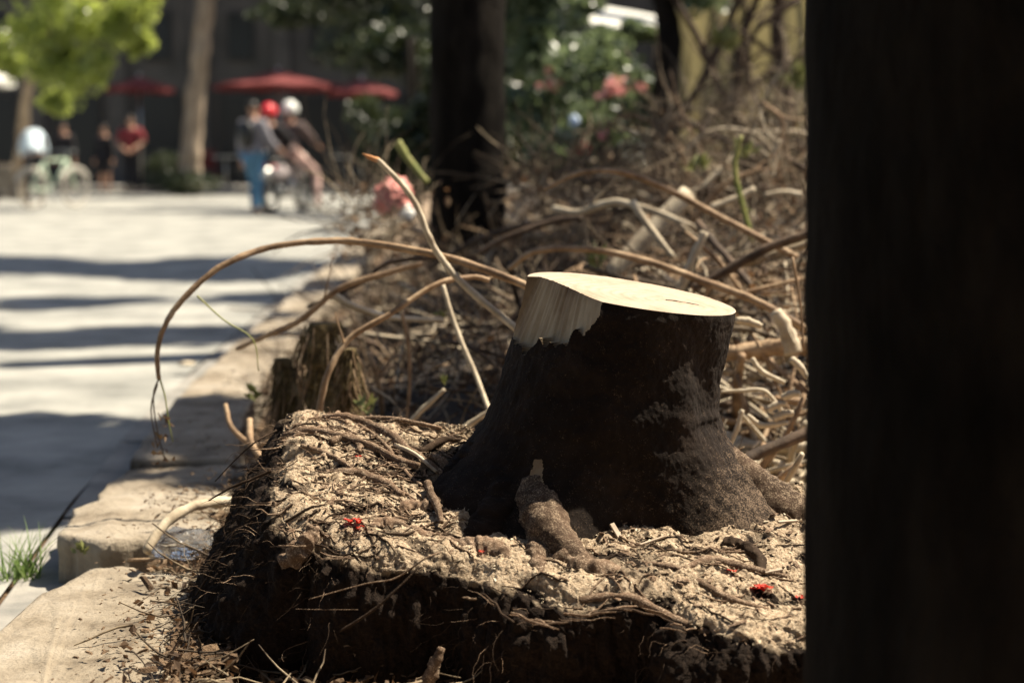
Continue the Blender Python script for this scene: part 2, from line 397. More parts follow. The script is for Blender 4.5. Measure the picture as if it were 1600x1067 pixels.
# ------------------------------------------------------------------ the uprooted stump on its block of soil
SLAB_B, SLAB_C = -.05, .30
def slab_z(X, Y): return .315 + SLAB_B*(X-.22) + SLAB_C*(Y-3.2)
def on_slab(px, py, lift=0):
    a = at(px, py, 1.0) - Vector((0, 0, CAMZ))          # per metre of Y
    Y = (.315 - SLAB_B*.22 - SLAB_C*3.2 - CAMZ + lift) / (a.z - SLAB_B*a.x - SLAB_C)
    return Vector((a.x*Y, Y, CAMZ + a.z*Y))
stump = tag(empty('tree_stump', (0, 0, 0)), 'freshly sawn stump with dark bark and pale cut top on an uprooted block of soil', 'tree stump')
outl = [(496, 838), (560, 862), (640, 876), (720, 882), (800, 905), (880, 930), (970, 934), (1040, 942), (1100, 972), (1160, 994), (1255, 1000), (1380, 1010),
        (1470, 930), (1440, 830), (1300, 770), (1150, 745), (1000, 715), (850, 700), (760, 690), (690, 668), (600, 655), (520, 640), (462, 636),
        (440, 655), (434, 700), (428, 750), (436, 800), (462, 830)]
O = np.array([tuple(on_slab(*p)) for p in outl]); nO = len(O)
# arc length resample of the closed outline
Oc = resample(np.vstack([O, O[:1]]), 1500)
seg = np.r_[0, np.cumsum(np.linalg.norm(np.diff(Oc[:, :2], axis=0), axis=1))]
# finer where it is seen (front, left and back-left), coarser at the hidden right
NPHI = 1150
Ou = np.stack([np.interp(np.linspace(0, seg[-1], NPHI, endpoint=False), seg, Oc[:, i]) for i in range(3)], 1)
nrm = np.roll(Ou, -3, 0) - np.roll(Ou, 3, 0); nrm = np.c_[nrm[:, 1], -nrm[:, 0]]; nrm /= np.linalg.norm(nrm, axis=1)[:, None]
for _ in range(60): nrm = (np.roll(nrm, 1, 0)+nrm*2+np.roll(nrm, -1, 0)); nrm /= np.linalg.norm(nrm, axis=1)[:, None]
cen = np.array([.15, 3.42])
rows = []; dust = []
TOP, SIDE = 210, 120
for i in range(TOP):
    t = .12 + .88*(i/(TOP-1))**.9
    p = cen + (Ou[:, :2]-cen)*t
    z = slab_z(p[:, 0], p[:, 1]) - .022*sm(.93, 1, t)
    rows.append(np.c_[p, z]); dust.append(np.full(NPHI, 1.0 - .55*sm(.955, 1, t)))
for i in range(1, SIDE+1):
    t = i/SIDE
    lean = .025 + .19*np.clip(-nrm[:, 0], 0, 1)**1.2 
    off = lean*(t**.8) + .012*math.sin(t*3.1) - .05*np.clip(-nrm[:, 1], 0, 1)*sm(.1, .7, t)
    p = Ou[:, :2] + nrm*off[:, None]
    z0 = slab_z(Ou[:, 0], Ou[:, 1]) - .022
    z = z0 + (-.06 - z0)*t
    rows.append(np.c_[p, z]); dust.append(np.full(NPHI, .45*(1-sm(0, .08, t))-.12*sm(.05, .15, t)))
V = np.concatenate(rows); D = np.concatenate(dust); nr = len(rows)
G = V.reshape(nr, NPHI, 3)
nv = np.cross(np.roll(G, -1, 1)-np.roll(G, 1, 1), np.gradient(G, axis=0)).reshape(-1, 3)
nv /= np.linalg.norm(nv, axis=1)[:, None]+1e-9
if nv[NPHI*20:NPHI*60, 2].mean() < 0: nv = -nv
topm = (np.arange(len(V)) < TOP*NPHI).astype(float)
q = V.copy(); ang = .5                                  # ridges run as buried roots do, fanning from the stump
wv = np.c_[V[:, 0]-cen[0], V[:, 1]-cen[1]]; th = np.arctan2(wv[:, 1], wv[:, 0]); rr = np.hypot(wv[:, 0], wv[:, 1])
rid = 1-np.abs(pn(np.c_[th*3.2, rr*2.2, np.full(len(V), 3.3)] + .25*fbm(V*6, 2)[:, None]))*2.2
rid = np.clip(rid, 0, 1)**2
disp = .012*fbm(V*5.5, 3) + .0075*fbm(V*17+5, 3)*(1+.4*(1-topm)) + .0038*np.abs(fbm(V*55, 3)) + .0018*fbm(V*150, 2) + topm*rid*.010*sm(.15, .3, rr)
cl = np.clip(pn(V*np.array([26, 26, 26])+9), 0, 1); disp += .006*sm(.18, .42, cl)*topm*sm(-.1, .3, pn(V*4))        # clods
sidev = (1-topm)*np.abs(fbm(V*np.array([30, 30, 9])+3, 3)); disp += .016*sidev
D = np.clip(D - .55*sm(.10, .50, -fbm(V*17+5, 3)) - .36*sm(.05, .4, pn(V*6+40)) - .3*sm(.2, .6, -fbm(V*45+5, 2)), -.12, 1)  # hollows of the relief darkened, crevice shade put into the colour
V = V + nv*disp[:, None]
base = np.arange(nr-1)[:, None]*NPHI; j = np.arange(NPHI)[None]; j2 = (j+1) % NPHI
Q = np.stack([base+j, base+NPHI+j, base+NPHI+j2, base+j2], -1).reshape(-1, 4)
me = npmesh('soil_block', V, Q, True)
a_ = me.attributes.new('dust', 'FLOAT', 'POINT'); a_.data.foreach_set('value', D.astype(np.float32))
bm = bmesh.new(); bm.from_mesh(me); bmesh.ops.recalc_face_normals(bm, faces=bm.faces)
bm.to_mesh(me); bm.free()
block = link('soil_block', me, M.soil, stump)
slabV = V; slabN = nv
topV = V[:TOP*NPHI]; topN = nv[:TOP*NPHI]; sideV = V[TOP*NPHI:]; sideN = nv[TOP*NPHI:]
from mathutils.kdtree import KDTree
kd = KDTree(len(topV[::3])); 
for i_, p_ in enumerate(topV[::3]): kd.insert((p_[0], p_[1], 0), i_)
kd.balance()
def surf(x, y):
    _, i_, _ = kd.find((x, y, 0)); return topV[::3][i_][2]
def lay(px, py, up=.003):
    p = on_slab(px, py); return Vector((p.x, p.y, surf(p.x, p.y)+up))

# the stump itself
XC, YC = .224, 3.40; SC = F/3.40
zt = lambda py: at(800, py, YC).z
Lz = [zt(a) for a in (430, 530, 600, 660, 700, 745, 790)][::-1]; Lr = [157, 180, 202, 226, 250, 288, 300][::-1]
Rz = [zt(a) for a in (430, 487, 520, 560, 600, 640, 680, 710, 740, 790, 830)][::-1]; Rr = [170, 168, 161, 152, 145, 145, 160, 184, 222, 275, 320][::-1]
Bz = [zt(a) for a in (430, 600, 700, 780, 840)][::-1]; Br = [166, 160, 166, 178, 196][::-1]
NT, NZ = 700, 380
TH = np.linspace(-math.pi, math.pi, NT, endpoint=False)
def topplane(x, y): return .727 - .158*(x-XC) + .055*(y-YC)
def radius(th, z, hr):
    rb = np.interp(z, Bz, Br)/SC
    rl = np.interp(z, Lz, Lr)/SC; rr_ = np.interp(z, Rz, Rr)/SC
    low = sm(.52, .36, z)
    p_ = 1.3 + 5*low
    lobe = lambda t0, p: ((1+np.cos(th-t0))/2)**p
    r = rb + (rl-rb)*lobe(math.pi*1.02, p_) + (rr_-rb)*lobe(-.05, p_)
    # front-left buttress root, with a ridge above, plus two at the back and a low one front right
    g = lambda a, b=-.03: np.clip((a-hr)/(a-b), 0, 1)**1.8
    r = r + lobe(-2.08, 60)*.12*g(.19) + lobe(-2.25, 22)*.05*g(.2) - lobe(-2.36, 120)*.02*g(.16)
    r = r + lobe(-2.62, 40)*.09*g(.12) - lobe(-1.52, 14)*.022*g(.22) + lobe(-.62, 40)*.04*g(.10) + lobe(-.95, 60)*.014*g(.2)
    r = r + lobe(1.6, 14)*.08*g(.16) + lobe(2.4, 10)*.08*g(.16)
    r = r - lobe(-1.85, 60)*.03*g(.14)
    # shallow hollow with a fold running down the right of the front
    r = r - lobe(-.78, 60)*.014*sm(.44, .50, z)*sm(.70, .58, z)
    r = r + lobe(-1.02, 120)*.010*sm(.46, .50, z)*sm(.62, .55, z)
    return r
TN = -2.62                                             # direction the sliced flank faces
zz = []
G = np.zeros((NZ, NT, 3)); expo = np.zeros((NZ, NT))
for i in range(NZ):
    t = i/(NZ-1)
    z = np.full(NT, .73); hr = z*0+.4
    for _ in range(6):
        r = radius(TH, z, hr); x = XC+r*np.cos(TH); y_ = YC+r*np.sin(TH)
        ztop = topplane(x, y_); zbot = slab_z(x, y_)-.03
        z = ztop + (zbot-ztop)*t; hr = z - slab_z(x, y_)
    r = radius(TH, z, hr)
    p3 = np.c_[np.cos(TH)*.2, np.sin(TH)*.2, z]
    amp = .35+.65*sm(0, .06, t)
    r = r + amp*(.006*fbm(p3*6, 3) + .0028*fbm(p3*26, 3) + .0012*fbm(p3*np.array([90, 90, 60]), 2))
    # knots low on the right
    r = r - .012*np.exp(-(((TH+.60)/.10)**2+((z-.37)/.022)**2)) + .006*np.exp(-(((TH+.60)/.2)**2+((z-.37)/.045)**2))
    r = r - .010*np.exp(-(((TH+.42)/.09)**2+((z-.345)/.03)**2)) + .008*np.exp(-(((TH+.62)/.35)**2+((z-.497)/.010)**2))
    # the slice
    dcut = .150 + (ztop-z)*.36 + .0025*fbm(np.c_[TH*14, z*4, z*0], 3) 
    cc = np.cos(TH-TN); rp = np.where(cc > .2, dcut/np.maximum(cc, .2), 9)
    lim = .640 + .028*fbm(np.c_[TH*5, TH*0, TH*0], 3) + .03*(TH+2.62)
    rp = np.where(z > lim, rp, 9)
    e = r > rp; expo[i] = e; r = np.where(e, rp, r)
    G[i] = np.c_[XC+r*np.cos(TH), YC+r*np.sin(TH), z]
Vs = G.reshape(-1, 3)
base = np.arange(NZ-1)[:, None]*NT; j = np.arange(NT)[None]; j2 = (j+1) % NT
Q = np.stack([base+j, base+NT+j, base+NT+j2, base+j2], -1).reshape(-1, 4)
ex = expo.reshape(-1)[Q].mean(1) > .49
def submesh(name, V, Q, mask, mat, parent):
    q_ = Q[mask]; u, inv = np.unique(q_, return_inverse=True)
    return link(name, npmesh(name, V[u], inv.reshape(q_.shape), True), mat, parent)
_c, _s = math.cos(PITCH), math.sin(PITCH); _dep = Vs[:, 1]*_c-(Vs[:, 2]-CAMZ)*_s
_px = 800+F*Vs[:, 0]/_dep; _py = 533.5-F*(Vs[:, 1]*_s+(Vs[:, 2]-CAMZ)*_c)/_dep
lit_v = (np.abs(_px-(838-(_py-740)*.10)-2.5*pn(Vs*60))/(5+(_py-715)*.16) < 1) & (_py > 718) & (_py < 768) & (Vs[:, 1] < YC)  # bare-wood patch shaped and coloured to look sunlit
lit_f = (lit_v[Q].mean(1) > .49) & ~ex
bk = submesh('bark', Vs, Q, ~ex & ~lit_f, M.bark, stump)
_v = np.zeros(len(bk.data.vertices)*3, np.float32); bk.data.vertices.foreach_get('co', _v); _v = _v.reshape(-1, 3)
_hr = _v[:, 2]-slab_z(_v[:, 0], _v[:, 1])
_lit_dust = sm(.15, .0, _hr)*(.25+.9*sm(.22, .36, _v[:, 0])) + .5*sm(.34, .42, _v[:, 0])*sm(.3, .1, _hr)  # sawdust at the foot, thickened on the right to paint its sunlit flank
bk.data.attributes.new('low', 'FLOAT', 'POINT').data.foreach_set('value', _lit_dust.astype(np.float32))
tag(submesh('lit_bare_patch', Vs, Q, lit_f, M.sidewood, stump), 'small pale bare patch above the front root, coloured as if sunlit')
tag(submesh('sliced_side', Vs, Q, ex, M.sidewood, stump), 'bare pale wood where the bark was sliced off the upper left')
# top face: polar grid, with object origin at its heart so the rings centre there
NR = 90; rim = G[0]; hc = np.array([XC+.075, YC-.05, 0]); hc[2] = topplane(hc[0], hc[1])
rows = []
for i in range(NR+1):
    f = i/NR
    p = hc + (rim-hc)*f
    if i < NR:
        nzz = .0012*pn(np.c_[p[:, 0]*14+p[:, 1]*40, p[:, 1]*8, p[:, 0]*0]) + .0006*pn(p*70)
        p[:, 2] = topplane(p[:, 0], p[:, 1]) + nzz*(1 if f < .97 else .4) + .0006
    rows.append(p-hc)
Vt = np.concatenate(rows); base = np.arange(NR)[:, None]*NT
Q = np.stack([base+j, base+NT+j, base+NT+j2, base+j2], -1).reshape(-1, 4)
cf = link('cut_face', npmesh('cut_face', Vt, Q, True), M.cut, stump); cf.location = hc
ck = MB()
for (u0, v0, u1, v1, wd) in ((1040, 462, 1070, 465, .0016), (1045, 463, 1048, 470, .001), (1062, 464, 1092, 468, .0011)):
    a = at(u0, v0, 3.37); b = at(u1, v1, 3.37)
    a.z = topplane(a.x, a.y)+.0012; b.z = topplane(b.x, b.y)+.0012
    mid = (a+b)/2 + Vector((0, .004, 0)); mid.z = topplane(mid.x, mid.y)+.0012
    ck.tube([a, mid, b], (wd*.4, wd, wd*.4), 5, res=4)
ck.build('pith_crack', M.root_dark, stump)
# roots that leave the stump and run over / out of the block
def root(pts, r, mat=None, name='root', k=12, rough=.35, lab=None):
    m_ = MB(); rm = max(r) if hasattr(r, '__len__') else r
    if rm > .014:                                          # thick roots get wrinkled bark of their own
        k = 40; V, Fc = tube(pts, r, k, True, rough, 26); n_ = len(V)//k; G_ = V.reshape(n_, k, 3); cc = G_.mean(1, keepdims=True)
        dd = G_-cc; L_ = np.linalg.norm(dd, axis=2, keepdims=True)+1e-9
        ds = (.06*fbm(V*38, 3)+.04*fbm(V*120, 2)+.10*fbm(V*9, 2)).reshape(n_, k, 1)
        V = (G_+dd/L_*ds*np.minimum(L_, .04)*1.6).reshape(-1, 3); m_.add(V, Fc)
    else: m_.tube(pts, r, k, True, rough, res=9)
    o = m_.build(name, mat or M.root, stump)
    if lab: o['label'] = lab
    return o
def sroot(pp, r, up=0.0, mat=None, **k):
    return root([lay(a, b, up) for a, b in pp], r, mat, **k)
sroot([(505, 646), (540, 655), (575, 664), (612, 690), (640, 712), (672, 730), (705, 748)], (.006, .009, .011, .010, .010, .009, .007), .001)
sroot([(444, 668), (480, 676), (530, 692), (580, 706), (620, 722), (655, 734)], (.010, .010, .009, .008, .008, .006), .001)
sroot([(470, 704), (500, 708), (530, 722), (560, 742)], (.005, .006, .005, .003), .002)
sroot([(515, 700), (540, 692), (560, 700), (562, 712)], (.007, .010, .009, .006), .0)
sroot([(516, 736), (560, 742), (600, 758), (630, 778)], (.008, .011, .009, .006), .001)
sroot([(510, 648), (560, 652), (620, 664), (690, 676)], (.004, .006, .005, .004), .003)
sroot([(618, 706), (650, 724), (682, 742)], (.004, .004, .003), .008, M.twig_pale)
sroot([(585, 800), (625, 792), (665, 788), (720, 790), (780, 800)], (.008, .020, .026, .024, .03), -.016, M.root)
sroot([(572, 838), (600, 822), (650, 832), (700, 842), (760, 850)], (.008, .016, .013, .012, .014), -.010, M.root)
sroot([(700, 862), (735, 852), (775, 858), (800, 880)], (.012, .024, .022, .012), -.016, M.root)
sroot([(668, 768), (676, 790), (684, 812), (690, 832)], (.007, .008, .007, .004), .016, M.root)
sroot([(838, 845), (868, 866), (905, 884), (960, 900), (1020, 915), (1085, 930)], (.035, .034, .028, .022, .016, .008), -.018, M.root)
root([at(862, 690, 3.36), at(850, 745, 3.262), at(846, 790, 3.19), at(858, 830, 3.12), at(890, 866, 3.07), at(945, 900, 3.05)], (.060, .056, .052, .042, .030, .013), M.root_mid, rough=.10, lab='thick front root with its bark lit by the sun')
root([at(812, 700, 3.36), at(796, 750, 3.28), at(780, 800, 3.20), at(752, 835, 3.15), at(722, 858, 3.13)], (.05, .055, .045, .032, .018), M.bark, rough=.2)
root([at(760, 720, 3.36), at(728, 752, 3.34), at(690, 778, 3.32), at(645, 792, 3.32)], (.05, .042, .028, .014), M.bark, rough=.2)
root([at(1050, 680, 3.40), at(1125, 742, 3.36), at(1190, 788, 3.32), at(1262, 824, 3.28), at(1340, 865, 3.25)], (.05, .060, .056, .048, .038), M.root_mid, rough=.12, lab='root running right into the shade of the dark trunk')
sroot([(845, 860), (838, 880), (850, 900), (900, 915)], (.028, .022, .014, .008), -.014, M.root)
sroot([(1130, 850), (1165, 858), (1185, 880), (1192, 905)], (.015, .016, .012, .006), -.004, M.root_dark)
sroot([(1060, 905), (1110, 890), (1160, 900), (1230, 905)], (.004, .010, .008, .004), .0, M.root)
sroot([(1000, 890), (1060, 905), (1130, 935), (1200, 950)], (.004, .007, .007, .004), .0, M.root)
sroot([(900, 925), (980, 932), (1050, 950), (1110, 972)], (.006, .009, .009, .005), -.006, M.root)
sroot([(560, 665), (600, 700), (640, 742), (660, 760)], (.004, .004, .004, .003), .002)
sroot([(720, 690), (690, 700), (660, 712), (640, 705)], (.003, .008, .008, .004), .002, M.root_dark)
sroot([(672, 722), (690, 728), (702, 742), (700, 760)], (.009, .012, .010, .006), .006, M.root)
# woody flap and roots on the steep sides
root([at(492, 826, 3.10), at(470, 858, 3.08), at(448, 890, 3.10), at(430, 940, 3.12), at(400, 1000, 3.16), at(382, 1080, 3.2)], (.012, .018, .020, .017, .014, .01), M.root, name='root', rough=.6, lab='flattened tan woody root running down the corner of the soil block')
root([at(690, 862, 3.02), at(665, 872, 2.99), at(618, 903, 2.99), at(570, 912, 2.99), at(482, 936, 2.98)], (.0012, .0018, .0016, .0014, .0008), M.root, name='thin_root', k=7)
root([at(655, 885, 2.98), at(620, 920, 2.96), at(580, 955, 2.95), at(531, 986, 2.95)], (.0016, .0022, .0026, .0022), M.root_dark, name='thin_root', k=7)
root([at(462, 951, 3.0), at(500, 952, 2.98), at(560, 952, 2.98)], (.0006, .0007, .0005), M.root, name='thin_root', k=6)
root([at(690, 1012, 2.95), at(676, 1045, 2.95), at(662, 1090, 2.95)], (.006, .012, .014), M.root, name='root', rough=.6)
for pp, r in (([(424, 735, 3.3), (395, 748, 3.3), (360, 762, 3.3), (326, 782, 3.3)], .0032), ([(432, 672, 3.55), (400, 690, 3.5), (368, 718, 3.5), (336, 752, 3.5)], .002),
              ([(410, 805, 3.3), (370, 842, 3.28), (345, 868, 3.26), (322, 905, 3.25), (306, 930, 3.25)], .0035), ([(352, 905, 3.3), (330, 950, 3.28), (312, 965, 3.26), (300, 1005, 3.26), (284, 1040, 3.26)], .003),
              ([(372, 880, 3.3), (340, 898, 3.3), (322, 888, 3.3), (296, 890, 3.3)], .0014), ([(345, 1020, 3.3), (322, 1018, 3.3), (300, 1024, 3.3)], .004),
              ([(360, 800, 3.4), (350, 830, 3.4), (372, 850, 3.35), (380, 820, 3.35)], .0012), ([(350, 940, 3.3), (325, 960, 3.3), (300, 955, 3.28), (300, 985, 3.28)], .002)):
    root([at(*p) for p in pp], (r, r*.8, r*.45), M.root_dark, name='thin_root', k=6, rough=.5)
mt_ = MB(); mt2 = MB()
for q in range(330):                                       # thin roots matted into the top of the block
    if q % 4: u, v = rnd(445, 735), rnd(650, 870)
    else: u, v = rnd(740, 1250), rnd(840, 985)
    p = on_slab(u, v); A = rnd(-.9, .5) + (3.14 if random.random() < .5 else 0); L_ = rnd(.02, .11); pts = []; r_ = rnd(.0006, .0024)
    for i in range(7):
        z = surf(p.x, p.y) + r_*1.2; pts.append((p.x, p.y, z)); A += rnd(-.35, .35); p = p + Vector((math.cos(A), math.sin(A), 0))*L_/6
    (mt_ if random.random() < .6 else mt2).tube(pts, (r_, r_*1.1, r_*.5), 5, False)
tag(mt_.build('matted_roots', M.root, stump), kind='stuff'); tag(mt2.build('dark_matted_roots', M.root_dark, stump), kind='stuff')
# fine hair roots: too many to count
def wander(p, d, L, n, wig, g=0.0):
    pts = [Vector(p)]; d = Vector(d).normalized()
    for _ in range(n):
        d = (d + Vector((rnd(-1, 1), rnd(-1, 1), rnd(-1, 1)))*wig + Vector((0, 0, -g))).normalized()
        pts.append(pts[-1] + d*L/n)
    return pts
hairs = MB(); hairs2 = MB()
vis = np.where(sideN[:, 0] < -.25)[0]
for i in rng.choice(vis, 620):
    p = sideV[i]; n_ = Vector(sideN[i])
    L_ = random.choice((.02, .03, .05, .05, .09)); r_ = rnd(.0004, .0011)
    (hairs if random.random() < .72 else hairs2).tube(wander(p, n_ + Vector((rnd(-.8, .3), rnd(-.9, .2), rnd(-.9, .6))), L_, 7, .45, .12), (r_, r_*.3), 4, False)
edge = np.where((topV[:, 0] < -.20) & (topN[:, 2] > 0))[0]
for i in rng.choice(edge, 240):
    p = topV[i]; r_ = rnd(.0004, .001)
    hairs2.tube(wander(p, (rnd(-1, 1), rnd(-1, 1), rnd(-.1, .3)), rnd(.015, .05), 6, .5, .12), (r_, r_*.4), 4, False)
fr = np.where((sideN[:, 1] < -.6))[0]
for i in rng.choice(fr, 200):
    p = sideV[i]; r_ = rnd(.0003, .0008)
    hairs.tube(wander(p, Vector(sideN[i]) + Vector((rnd(-.8, .8), 0, rnd(-.8, .4))), rnd(.01, .05), 6, .5, .1), (r_, r_*.4), 4, False)
tag(hairs.build('hair_roots', M.root_dark, stump), kind='stuff'); tag(hairs2.build('pale_hair_roots', M.root, stump), kind='stuff')
# crumbs, sawdust lumps and chips scattered over the top
def scatter_chunks(name, pts, smin, smax, mat, parent, flat=.6, elong=1.0, kind='stuff', lift=.3):
    n = len(pts); c = np.array([(-1,-1,-1),(1,-1,-1),(1,1,-1),(-1,1,-1),(-1,-1,1),(1,-1,1),(1,1,1),(-1,1,1)], float)
    s = smin*(smax/smin)**(rng.random(n)**1.8)
    S = np.stack([s*(1+rng.random(n)*elong), s*(.5+.5*rng.random(n)), s*flat*(.4+.6*rng.random(n))], 1)/2
    V = c[None]*S[:, None]*(1+rng.uniform(-.35, .35, (n, 8, 3)))
    V[:, 4:, :2] *= .7
    A = rng.random(n)*6.283; T = rng.normal(0, .35, n)
    ca, sa, ct, st = np.cos(A), np.sin(A), np.cos(T), np.sin(T)
    x = V[..., 0]*ct[:, None]+V[..., 2]*st[:, None]; z = -V[..., 0]*st[:, None]+V[..., 2]*ct[:, None]; y_ = V[..., 1]
    X = x*ca[:, None]-y_*sa[:, None]; Y = x*sa[:, None]+y_*ca[:, None]
    W = np.stack([X, Y, z], -1) + pts[:, None, :]; W[..., 2] += (S[:, 2]*lift)[:, None]
    Fq = np.array([(3,2,1,0),(4,5,6,7),(0,1,5,4),(1,2,6,5),(2,3,7,6),(3,0,4,7)])
    Q = (Fq[None] + (np.arange(n)*8)[:, None, None]).reshape(-1, 4)
    return tag(link(name, npmesh(name, W.reshape(-1, 3), Q, False), mat, parent), kind=kind)
ii = rng.choice(len(topV), 20000); scatter_chunks('soil_crumbs', topV[ii], .001, .0048, M.soil, stump).data.attributes.new('dust', 'FLOAT', 'POINT').data.foreach_set('value', rng.random(20000*8).astype(np.float32)*.5+.5)
ii = rng.choice(len(topV), 2600); scatter_chunks('wood_crumbs', topV[ii]+topN[ii]*.002, .0012, .005, M.twig_pale, stump, .35, 2.0)
front = np.where((topV[:, 0] > .15) & (topV[:, 1] < 3.25))[0]; ii = rng.choice(front, 420); scatter_chunks('bark_crumbs', topV[ii]+topN[ii]*.002, .003, .012, M.root, stump, .3, 2.0)
edge2 = np.where((topV[:, 0] < -.22))[0]; ii = rng.choice(edge2, 420); scatter_chunks('root_crumbs', topV[ii]+topN[ii]*.003, .003, .011, M.root, stump, .45, 1.8)
# separate bigger chips of wood lying on the block
chipdef = [(968, 822, 966, 832, .010, 'pale splinter of wood leaning against the dark foot of the stump'), (1245, 828, 1215, 834, .006, 'pale wood chip lying beside the right root of the stump'),
           (706, 728, 722, 745, .012, 'pale square wood chip resting on the roots left of the stump'), (1040, 855, 1000, 865, .004, 'thin tan wood sliver on the sand before the stump'),
           (1195, 905, 1222, 902, .006, 'split wood chip near the red scraps on the soil block')]
for u0, v0, u1, v1, wd, lb in chipdef:
    a = lay(u0, v0, .006); b = lay(u1, v1, .010)
    if u0 == 968: a = lay(968, 838, .0); b = a + Vector((-.014, .012, .022))
    d = (b-a); L_ = d.length; X_ = d.normalized(); Z_ = Vector((0, -.3, 1)); Y_ = Z_.cross(X_).normalized(); Z_ = X_.cross(Y_)
    Mx = Matrix((X_, Y_, Z_)).transposed(); m_ = MB(); m_.box((0, 0, 0), (L_, wd, .004), M=Mx)
    o = m_.build('wood_chip', M.cut, smooth=False, bevel=.0008); o.location = (a+b)/2; tag(o, lb, 'wood chip', 'wood chips on the soil block')
# red petals / scraps
def scrap(px, py, s, lab, n=5):
    m_ = MB(); p0 = lay(px, py, .004)
    for q in range(n):
        c = Vector((rnd(-1, 1)*s*.6, rnd(-1, 1)*s*.4, rnd(0, .3)*s)); pts = []; A = rnd(0, 6)
        L_, W2 = s*rnd(.5, .9), s*rnd(.15, .3); rows_ = []
        for i in range(6):
            t = i/5; wv_ = W2*math.sin(math.pi*(t*.85+.1)); up = math.sin(t*5+A)*s*.10
            for sgn in (-1, 0, 1):
                x = (t-.5)*L_; yy = sgn*wv_
                rows_.append((c.x+x*math.cos(A)-yy*math.sin(A), c.y+x*math.sin(A)+yy*math.cos(A), c.z+up+abs(sgn)*W2*.3))
        m_.add(rows_, [(i*3+k_, i*3+k_+1, i*3+k_+4, i*3+k_+3) for i in range(5) for k_ in (0, 1)])
    o = m_.build('red_petal', M.petal); o.location = p0
    return tag(o, lab, 'petal', 'red petals scattered on the soil block')
scrap(553, 833, .022, 'crumpled bright red petal near the front left corner of the soil block', 7)
scrap(562, 838, .015, 'small red petal touching the larger one at the corner', 4)
scrap(561, 720, .010, 'tiny red petal among the buried roots on the left top', 4)
scrap(1188, 924, .024, 'long bright red petal cluster near the dark tree trunk', 9)
scrap(1143, 910, .014, 'short red petal just left of the long red cluster', 5)
scrap(1250, 934, .014, 'red petal half hidden beside the dark foreground trunk', 4)
scrap(752, 866, .010, 'dull red petal on the soil at the foot of the front root', 4)
scrap(702, 690, .010, 'faded red petal on the sand left of the stump', 3)

# ------------------------------------------------------------------ the brush pile behind
def twigs_on(mb_, P, r, n, L0, spread=.7):
    for _ in range(n):
        i = random.randrange(2, len(P)-1); d = Vector(P[i])-Vector(P[i-1])
        d = d.normalized() + Vector((rnd(-1, 1), rnd(-1, 1), rnd(-1, 1)))*spread
        mb_.tube(wander(P[i], d, L0*rnd(.4, 1.1), 6, .28, .03), (r*.45, r*.15), 5, True)
def branch(label, pp, r, mat, cat='branch', ntw=0, Ltw=.2, name='fallen_branch', group='cut branches in the brush pile', k=9, rough=.3, tip=None):
    P = [at(*p) for p in pp]; m_ = MB(); m_.tube(P, r, k, True, rough, res=7)
    if ntw:
        r0 = r[0] if hasattr(r, '__len__') else r
        twigs_on(m_, resample(P, 24), r0, ntw, Ltw)
    loc = P[0].copy()
    m_.v = [v-np.array(loc) for v in m_.v]
    o = m_.build(name, mat); o.location = loc; tag(o, label, cat, group)
    if tip:
        t = MB(); t.tube(*tip[:2], 7, True, .5, res=3); t.v = [v-np.array(loc) for v in t.v]; t.build(tip[3], tip[2], o)
    return o
a1 = branch('long tan branch arching over the kerb and drooping to a thin tip', [(248, 592, 4.2), (246, 548, 4.2), (262, 500, 4.2), (300, 453, 4.22), (350, 414, 4.25), (420, 387, 4.3), (500, 377, 4.3), (560, 378, 4.3), (640, 390, 4.25), (720, 408, 4.2), (830, 450, 4.15), (880, 480, 4.1)], (.0055, .007, .0078, .0085, .009, .010), M.twig_tan)
for pts, mt in (([(248, 592), (240, 615), (242, 650), (250, 690), (258, 718)], M.twig_dark), ([(250, 592), (258, 620), (263, 655), (270, 690)], M.twig_green), ([(308, 462), (350, 500), (395, 530), (404, 580)], M.twig_green), ([(246, 600), (236, 640), (246, 700)], M.twig_dark)):
    m_ = MB(); m_.tube([at(a, b, 4.2) - a1.location for a, b in pts], (.0024, .0018, .0012), 5, True, res=4); m_.build('twig', mt, a1)
m_ = MB()
for q in range(26):
    p = at(rnd(238, 268), rnd(650, 725), 4.2) - a1.location
    m_.add([tuple(p + Vector((rnd(-1, 1), rnd(-1, 1), rnd(-1, 1)))*.012) for _ in range(4)], [(0, 1, 2, 3)])
m_.build('withered_leaves', M.deadleaf, a1)
b2 = branch('pale curved branch rising behind the stump with a broken orange tip', [(590, 250, 4.2), (625, 285, 4.2), (650, 320, 4.2), (668, 365, 4.2), (690, 405, 4.2), (730, 450, 4.18), (790, 500, 4.15), (840, 540, 4.1)], (.0065, .0075, .0085, .009), M.twig_pale)
m_ = MB(); m_.tube([at(592, 251, 4.2)-b2.location, at(580, 247, 4.2)-b2.location, at(566, 240, 4.2)-b2.location], (.0065, .006, .001), 7, True, .5, res=3)
b2c = m_.build('broken_tip', pm('torn_wood', [(.35, .14, .05), (.5, .24, .10), (.55, .35, .2)], 40), b2)
branch('smooth tan branch curving down towards the corner of the soil block', [(498, 645, 4.15), (512, 585, 4.15), (545, 530, 4.18), (610, 490, 4.2), (680, 445, 4.25), (735, 433, 4.3), (765, 438, 4.3)], (.0085, .0075, .0065, .006), M.twig_tan, ntw=2, Ltw=.08)
branch('straight grey branch slanting down just left of the stump', [(690, 440, 4.5), (715, 520, 4.45), (745, 590, 4.4), (768, 650, 4.3)], (.006, .007, .006), M.twig_pale)
branch('pale stick crossing behind the smooth tan branch', [(515, 457, 4.8), (560, 482, 4.8), (620, 497, 4.85), (692, 500, 4.9)], (.010, .009, .007), M.twig_pale)
